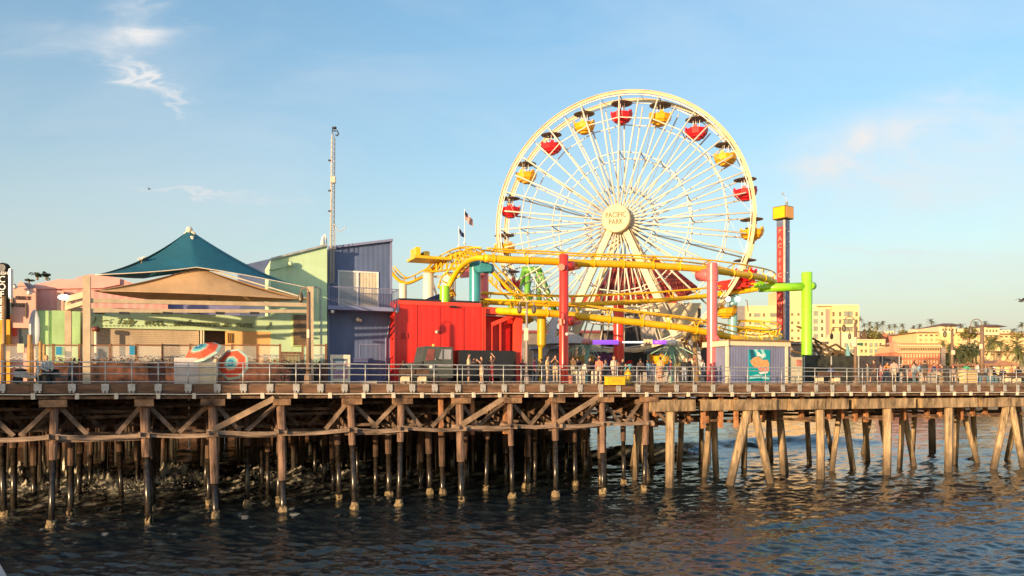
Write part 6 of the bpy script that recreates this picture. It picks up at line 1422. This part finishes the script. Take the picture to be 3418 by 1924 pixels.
def person(px, v, lab, shirt, pants, hair=(.03, .02, .015), pose='stand', rz=0, h=1.80, skin=(.55, .30, .19), sleeve_=0, legs=0, shoe=(.05, .05, .05), longhair=0, bag=None, hat=None, slim=1.0, skirt=0):
    J = {'pv': (0, 0, .95), 'ch': (0, 0, 1.28), 'nk': (0, .01, 1.50), 'hd': (0, -.01, 0), 'sl': (-.19, 0, 1.43), 'sr': (.19, 0, 1.43), 'el': (-.25, .02, 1.15), 'er': (.25, .02, 1.15), 'wl': (-.25, -.07, .91), 'wr': (.25, -.07, .91),
         'hl': (-.09, 0, .93), 'hr': (.09, 0, .93), 'kl': (-.10, -.02, .51), 'kr': (.10, -.02, .51), 'al': (-.11, .03, .10), 'ar': (.11, .03, .10)}
    po = dict(POSES[pose]); dz = po.pop('dz', 0)
    if dz:
        for k in ('pv', 'ch', 'nk', 'sl', 'sr', 'el', 'er', 'wl', 'wr', 'hl', 'hr'): J[k] = (J[k][0], J[k][1], J[k][2]+dz)
    hd = po.pop('hd', None); J.update(po); J = {k: Vector(x) for k, x in J.items()}
    head = J['nk']+Vector((0, -.015, .155)) if hd is None or hd[2] == 0 else Vector(hd)
    if hd and hd[2] == 0: head += Vector(hd)
    m = MB(); segs = []
    def sg(a, b, ra, rb, lb): cap(m, a, b, ra, rb); segs.append((Vector(a), Vector(b), lb))
    S_ = slim
    for x in (-.065, .065): sg(J['pv']+Vector((x*1.1, 0, 0)), J['pv'].lerp(J['ch'], .55)+Vector((x, 0, 0)), .115*S_, .105*S_, 'P' if x < 9 else 0); sg(J['pv'].lerp(J['ch'], .5)+Vector((x, 0, 0)), J['ch']+Vector((x*1.2, 0, .06)), .108*S_, .115*S_, 'S')
    sg(J['sl']*.75+J['sr']*.25, J['sr']*.75+J['sl']*.25, .085, .085, 'S'); sg(J['nk']-(head-J['nk'])*.35, head, .055, .055, 'K')
    for s in 'lr':
        sg(J['s'+s], J['e'+s], .062, .047, 'S'); sg(J['e'+s], J['w'+s], .045, .032, 'S' if sleeve_ else 'K')
        hd_ = (J['w'+s]-J['e'+s]).normalized(); sg(J['w'+s], J['w'+s]+hd_*.07, .036, .034, 'K')
        sg(J['h'+s], J['k'+s], .098, .066, 'P'); sg(J['k'+s], J['a'+s], .060, .040, 'K' if legs else 'P')
        sg(J['a'+s]+Vector((0, .03, -.045)), J['a'+s]+Vector((0, -.15, -.06)), .045, .038, 'F')
    if skirt: m.lathe([(.30, J['pv'].z-.55), (.19, J['pv'].z+.05), (.16, J['pv'].z+.1)], 14); segs.append((J['pv']-UP*.5, J['pv'], 'P'))
    m.ball(head, (.078, .098, .122), 12, 8); m.ball(head+Vector((0, -.098, -.01)), (.014, .02, .022), 6, 4)
    for x in (-.08, .08): m.ball(head+Vector((x, .005, -.01)), (.014, .02, .032), 6, 4)
    segs.append((head-UP*.03, head+UP*.03, 'H'))
    me = bpy.data.meshes.new('b'); me.from_pydata(m.v, [], m.f); tmp = bpy.data.objects.new('b', me); C.objects.link(tmp); md = tmp.modifiers.new('r', 'REMESH'); md.mode = 'VOXEL'; md.voxel_size = .019; md.use_smooth_shade = True
    bpy.context.view_layer.update(); me2 = bpy.data.meshes.new_from_object(tmp.evaluated_get(bpy.context.evaluated_depsgraph_get())); bpy.data.objects.remove(tmp)
    def mm(tagn, c, ro=.75): return M('%s_%02d%02d%02d' % (tagn, int(c[0]*99), int(c[1]*99), int(c[2]*99)), c, ro, .08, 3)
    mats = [mm('skin', skin, .55), mm('cloth', shirt), mm('cloth', pants), mm('shoe', shoe, .5)]; idx = {'K': 0, 'H': 0, 'S': 1, 'P': 2, 'F': 3}
    nf = len(me2.polygons); ce = np.empty(nf*3); me2.polygons.foreach_get('center', ce); ce = ce.reshape(-1, 3); best = np.full(nf, 9.); lab_ = np.zeros(nf, int); wz = J['pv'].z+.08
    for a, b, l in segs:
        a_, b_ = np.array(a), np.array(b); ab = b_-a_; tt = np.clip(((ce-a_)@ab)/max(ab@ab, 1e-6), 0, 1); d = np.linalg.norm(ce-(a_+tt[:, None]*ab), axis=1)-(.085 if l in 'SP' else .06 if l == 'H' else .045)
        k = d < best; best[k] = d[k]; lab_[k] = idx[l]
    for a_ in mats: me2.materials.append(a_)
    # fingers and thumb, eyes and mouth ride on the same mesh
    bm = bmesh.new(); bm.from_mesh(me2); fm = MB()
    for s, sx in (('l', 1), ('r', -1)):
        d = (J['w'+s]-J['e'+s]).normalized(); x = d.cross(Vector((0, 1, 0))); x = x.normalized() if x.length > .1 else Vector((1, 0, 0)); y = d.cross(x); b = J['w'+s]+d*.085
        for k in range(4): o = x*(k-1.5)*.018; L = (.06, .072, .068, .052)[k]; fm.tube([b+o, b+o+d*L*.55+y*.008, b+o+d*L*.9+y*.025], [.0085, .008, .006], 5)
        fm.tube([J['w'+s]+d*.03+x*.03*sx, J['w'+s]+d*.06+x*.055*sx, J['w'+s]+d*.09+x*.06*sx], [.011, .010, .007], 5)
    nv = [bm.verts.new(p) for p in fm.v]
    for f in fm.f: bm.faces.new([nv[i] for i in f])
    em = MB(); 
    for x in (-.03, .03): em.ball(head+Vector((x, -.088, .012)), .010, 6, 4)
    em.ball(head+Vector((0, -.088, -.055)), (.022, .006, .005), 6, 3)
    nv2 = [bm.verts.new(p) for p in em.v]
    for f in em.f: bm.faces.new([nv2[i] for i in f])
    bm.to_mesh(me2); bm.free(); lab_ = np.concatenate([lab_, np.zeros(len(fm.f), int), np.full(len(em.f), 3)])
    me2.polygons.foreach_set('material_index', lab_.astype(np.int32)); me2.polygons.foreach_set('use_smooth', [True]*len(me2.polygons)); me2.name = 'person'
    q = D(px, v); t = bpy.data.objects.new('person', me2); C.objects.link(t); t.location = q; t.rotation_euler = (0, 0, rz+.385); sc = h/1.80; t.scale = (sc, sc, sc)
    t['label'] = lab; t['category'] = 'person'
    def part(mb, name, mt):
        me_ = bpy.data.meshes.new(name); me_.from_pydata(mb.v, [], mb.f); me_.materials.append(mt); me_.polygons.foreach_set('use_smooth', [True]*len(mb.f)); o = bpy.data.objects.new(name, me_); C.objects.link(o); o.parent = t
    hm = MB(); hm.ball(head+Vector((0, .018, .022)), (.088, .102, .118), 12, 8)
    hm.v = [Vector((p.x, max(p.y, head.y-.055) if p.z < head.z+.07 else p.y, p.z)) for p in hm.v]
    if longhair: hm.tube([head+Vector((0, .05, .02)), head+Vector((0, .08, -.15)), head+Vector((0, .09, -.32))], [.085, .09, .04], 8)
    part(hm, 'hair', mm('hair', hair, .8))
    if hat: k = MB(); k.lathe([(.14, .045), (.095, .055), (.09, .13), (.03, .15), (.001, .15)], 12, head); part(k, 'hat', mm('hat', hat))
    if bag: k = MB(); k.ball(J['ch']+Vector((0, .17, -.02)), (.15, .10, .22)); part(k, 'backpack', mm('bag', bag))
    return t
F_ = 0; B_ = PI
blk_, dk_, kh = (.015, .015, .017), (.05, .035, .03), (.48, .36, .22)
for a in (
 (1347, .60, 'person in black jacket and dark red cap sitting at the left of the bench', blk_, (.05, .05, .05), dict(pose='sit', rz=B_, sleeve_=1, hat=(.14, .02, .02))),
 (1411, .60, 'person in black with dark hair sitting on the right of the bench', blk_, (.35, .33, .28), dict(pose='sit', rz=2.6, sleeve_=1, longhair=1)),
 (1565, .65, 'man in beige T-shirt and grey shorts with one arm raised to his chest', (.66, .46, .27), (.14, .12, .13), dict(pose='cross', rz=1.1, legs=1, h=1.86)),
 (1608, .75, 'woman in a dark top with bare legs bending at the railing', (.07, .04, .03), (.80, .50, .30), dict(pose='photo', rz=-1.3, legs=1, longhair=1, h=1.68, shoe=(.7, .65, .6))),
 (1640, 1.0, 'person in brown with maroon trousers raising one arm behind the railing', (.10, .05, .04), (.30, .05, .06), dict(pose='armup', rz=-.8, h=1.75, shoe=(.7, .65, .6))),
 (1783, 3.2, 'child sized person in a magenta jacket before the grey kiosk', (.52, .05, .12), (.04, .04, .05), dict(pose='look', rz=1.2, h=1.72, sleeve_=1, hair=(.12, .04, .02))),
 (1828, 1.6, 'person in a cream shirt walking left of the red column', (.84, .52, .27), (.60, .42, .28), dict(rz=.8, h=1.82, sleeve_=1)),
 (1854, 1.4, 'man in a black top and khaki trousers holding a camera up', dk_, kh, dict(pose='photo', rz=-.6, h=1.84, bag=(.03, .03, .03))),
 (1913, 1.8, 'person in a long dark brown coat just right of the red column', (.14, .08, .04), (.34, .32, .24), dict(rz=2.0, h=1.86, sleeve_=1)),
 (1928, 2.6, 'person in a black jacket behind the brown coated one', (.04, .025, .03), (.03, .03, .03), dict(rz=2.8, h=1.84, sleeve_=1)),
 (1968, 2.4, 'person in dark clothes under the left spinning ride', (.05, .035, .03), (.04, .03, .03), dict(rz=.5, h=1.76, sleeve_=1)),
 (2000, 1.9, 'person in a coral pink top and cap left of the yellow box', (.82, .22, .14), (.70, .42, .25), dict(rz=2.9, h=1.80, hat=(.8, .3, .25))),
 (2049, 1.6, 'person in a cream jacket standing behind the yellow box', (.80, .60, .44), (.55, .42, .38), dict(rz=.3, h=1.84, sleeve_=1, skin=(.6, .28, .16), hair=(.3, .16, .06))),
 (2078, 3.2, 'person in a black jacket in the shade of the game stall', (.03, .02, .02), (.03, .03, .03), dict(rz=.3, h=1.75, sleeve_=1)),
 (2112, 1.7, 'person in a teal top bending over beside the hydrant', (.10, .34, .36), (.05, .05, .06), dict(pose='bend', rz=-1.4, h=1.78, sleeve_=1)),
 (2138, 2.5, 'person in a dark hoodie right of the teal topped one', (.08, .05, .05), (.06, .05, .05), dict(rz=2.8, h=1.74, sleeve_=1)),
 (2204, .9, 'person in a mustard shirt and long patterned skirt seen from behind', (.80, .46, .14), (.50, .26, .16), dict(rz=B_, h=1.80, sleeve_=1, skirt=1, hair=(.02, .02, .02))),
 (2284, 2.0, 'person with long dark hair in a black jacket and light jeans', blk_, (.28, .32, .38), dict(rz=-.7, h=1.80, sleeve_=1, longhair=1)),
 (2301, 3.2, 'tall person in black behind the couple near the pink column', (.03, .02, .02), (.03, .03, .03), dict(rz=.6, h=1.90, sleeve_=1)),
 (2317, 1.9, 'person in a brown jacket and red cap near the pink column', (.20, .10, .07), (.50, .32, .18), dict(rz=1.0, h=1.78, sleeve_=1, hat=(.45, .08, .06))),
 (2774, .62, 'person in a blue shirt sitting on the bench before the mesh fence', (.08, .12, .28), (.10, .08, .07), dict(pose='sit', rz=2.9, sleeve_=1)),
 (2917, 3.0, 'person in a black top and shorts striding left by the mesh fence', (.06, .03, .03), (.10, .06, .05), dict(pose='walk', rz=-1.5, legs=1, h=1.86, hair=(.01, .01, .01))),
 (2938, 3.4, 'person in a pale pink top walking beside the one in black', (.78, .40, .34), (.30, .10, .10), dict(rz=1.3, h=1.60, skin=(.7, .36, .26))),
 (2984, 3.0, 'person in a pinkish grey coat next to the end post of the mesh fence', (.50, .32, .26), (.50, .42, .30), dict(rz=2.4, h=1.92, sleeve_=1)),
 (3008, 3.4, 'person in a black puffer jacket left of the grey hoodie', blk_, (.40, .34, .30), dict(rz=1.2, h=1.55, sleeve_=1, hat=(.6, .55, .5))),
 (3024, 4.0, 'person in a dark olive jacket behind the crowd on the right', (.07, .06, .05), (.30, .26, .22), dict(rz=-.5, h=1.82, sleeve_=1)),
 (3051, 2.2, 'person in a light grey hoodie with back to the water', (.46, .42, .38), (.14, .20, .22), dict(rz=B_, h=1.72, sleeve_=1)),
 (3054, 4.4, 'person with dark red hair just behind the grey hoodie', (.10, .05, .05), (.1, .08, .08), dict(rz=.4, h=1.95, hair=(.10, .01, .01), sleeve_=1)),
 (3086, 2.2, 'person in a black jacket and brown shorts right of the grey hoodie', (.05, .05, .045), (.16, .09, .04), dict(rz=2.8, h=1.86, sleeve_=1, legs=1)),
 (3156, 2.6, 'person in a charcoal jacket leaning left toward the counter', (.05, .045, .045), (.08, .07, .06), dict(pose='bend', rz=-1.3, h=1.98, sleeve_=1)),
 (3184, 2.4, 'person in a black jacket and cap bending beside the charcoal one', (.03, .02, .02), (.52, .42, .36), dict(pose='bend', rz=-1.0, h=1.96, sleeve_=1, hat=(.4, .1, .08))),
 (3214, 2.0, 'person in a bright green shirt bending over near the yellow bin', (.06, .38, .18), (.62, .32, .26), dict(pose='bend', rz=1.5, h=1.92, sleeve_=0, legs=1)),
 (3318, 2.1, 'person with a white cap and black top sitting on the ice chest', blk_, (.30, .30, .28), dict(pose='sit', rz=.8, h=1.85, sleeve_=1, hat=(.85, .85, .85))),
 (3347, 2.1, 'person in black sitting at the right end of the ice chest', (.04, .03, .03), (.3, .3, .3), dict(pose='sit', rz=-.8, h=1.80, sleeve_=1)),
 (3399, .65, 'person in black sitting on the far right bench', blk_, (.04, .04, .04), dict(pose='sit', rz=2.4, h=1.85, sleeve_=1)),
 (155, 1.0, 'person in a light grey jacket with orange hair sitting at the far left', (.48, .46, .44), (.02, .02, .025), dict(pose='sit', rz=.5, h=1.95, sleeve_=1, hair=(.75, .25, .05))),
): person(a[0], a[1], a[2], a[3], a[4], **a[5])
_far = (('navy', (.04, .05, .12)), ('maroon', (.25, .04, .05)), ('olive', (.14, .13, .05)), ('white', (.72, .66, .58)), ('grey', (.28, .27, .26)), ('orange', (.70, .24, .06)), ('sky blue', (.22, .40, .55)))
_sp = ((1700, 5.2, 'beside the sign post at the red building'), (1745, 4.6, 'left of the two lens lamp pole'), (1806, 5.0, 'under the olive column stub'), (1948, 4.8, 'below the left spinning ride hub'), (2022, 4.4, 'behind the coral topped person'), (2062, 5.2, 'before the purple stall'), (2165, 4.2, 'below the route shield sign'), (2180, 5.4, 'at the left edge of the teal stall'), (2240, 4.6, 'below the right spinning ride hub'), (2262, 3.6, 'left of the couple near the pink column'), (2345, 4.0, 'just left of the pink column'),
       (2896, 6.0, 'before the mesh fence at its middle'), (2960, 5.6, 'before the right end of the mesh fence'), (3070, 6.2, 'far back between the two dark jackets'), (3118, 6.0, 'behind the pale counter'), (3135, 5.0, 'right of the pale counter'), (3228, 6.0, 'behind the yellow litter bin'), (3262, 5.0, 'left of the tallest lamp pole'), (3290, 6.0, 'right of the tallest lamp pole'), (3376, 5.5, 'behind the far right bench'))
for i, (x, v_, wh) in enumerate(_sp):
    nm, c_ = _far[i % 7]; person(x, v_, 'person in a %s jacket %s' % (nm, wh), c_, R.choice(((.04, .04, .05), (.12, .14, .2), (.3, .25, .18))), pose=R.choice(('stand', 'stand', 'walk', 'look')), rz=R.uniform(-3, 3), h=R.uniform(1.62, 1.86), sleeve_=1, longhair=i % 3 == 0)
# stools / scooter for the far left person
def left_props():
    q = D(155, 1.1); t = thing('stool', 'dark low stool under the seated person at the far left', 'stool', q); MB().lathe([(.2, 0), (.18, .42), (.22, .43), (.22, .48)], 12, q+N*.05).build('seat', dark, t, 'auto')
    for k, (px, v, lab) in enumerate(((98, 1.3, 'pale grey parked scooter left of the seated person'), (205, 1.3, 'dark parked scooter right of the seated person'))):
        q = D(px, v); t = thing('scooter', lab, 'scooter', q, 'parked scooters'); c = M('scooter_grey', (.45, .44, .42), .4, .15) if k == 0 else M('scooter_dark', (.12, .11, .10), .4, .2)
        for s in (-.5, .5): wheel_mb(MB(), q+T*s+UP*.22, .22, .1, N, 16).build('wheel', MC['rubber'], t)
        fix(MB().prism([q+T*x+UP*z-N*.12 for x, z in ((-.62, .35), (-.1, .28), (.28, .26), (.42, .5), (.5, .9), (.36, .92), (.26, .42), (-.02, .42), (-.1, .62), (-.68, .62))], N*.24).build('body', c, t)); MB().ball(q-T*.36+UP*.68, (.34, .14, .08)).build('seat', black, t, True)
        MB().tube([q+T*.42+UP*.98-N*.25, q+T*.42+UP*1.02+N*.25], .025, 6).build('handlebar', dark, t)
left_props()
# chests under seated people on the right are real seats; birds
def bird(loc, s, lab, wing=True, rz=0):
    t = MB(); wm = M('gull_white', (.75, .72, .66), .7, .1) if not wing else M('bird_dark', (.08, .08, .08), .7)
    m = MB(); m.tube([Vector((-.22, 0, 0))*s, Vector((-.1, 0, .02))*s, Vector((.06, 0, .04))*s, Vector((.16, 0, .12))*s, Vector((.22, 0, .13))*s, Vector((.29, 0, .11))*s], [.015*s, .07*s, .08*s, .045*s, .045*s, .008*s], 8)
    m.v = [v+Vector(loc) for v in m.v]; o = m.build('bird', wm, None, True, loc=loc); tag(o, lab, 'bird'); 
    w = MB(); L = Vector(loc)
    for sd in (-1, 1):
        if wing: w.add([L+Vector((.08, 0, .08))*s, L+Vector((-.1, 0, .08))*s, L+Vector((-.08, sd*.3, .2))*s, L+Vector((.06, sd*.3, .22))*s, L+Vector((-.12, sd*.68, .12))*s], [(0, 1, 2, 3), (3, 2, 4)])
        else: w.add([L+Vector((.05, sd*.07, .09))*s, L+Vector((-.2, sd*.05, .03))*s, L+Vector((-.08, sd*.09, -.02))*s], [(0, 1, 2)])
    wo = w.build('wing', M('wing_grey', (.35, .35, .36), .7) if not wing else wm, o)
    if not wing: MB().tube([L+Vector((0, .03*s, -.04*s)), L+Vector((0, .03*s, -.22*s))], .012*s, 5).build('leg', M('leg_orange', (.7, .35, .1), .6), o)
bird(Q(471, 866, 4.5), 1.0, 'white seagull perched on the left slope of the teal sail', False)
bird(P(498, 633, 90), .7, 'tiny dark bird flying in the sky left of the mast')
bird(P(3410, 1007, 90), 1.8, 'dark bird flying at the right edge above the hotel')
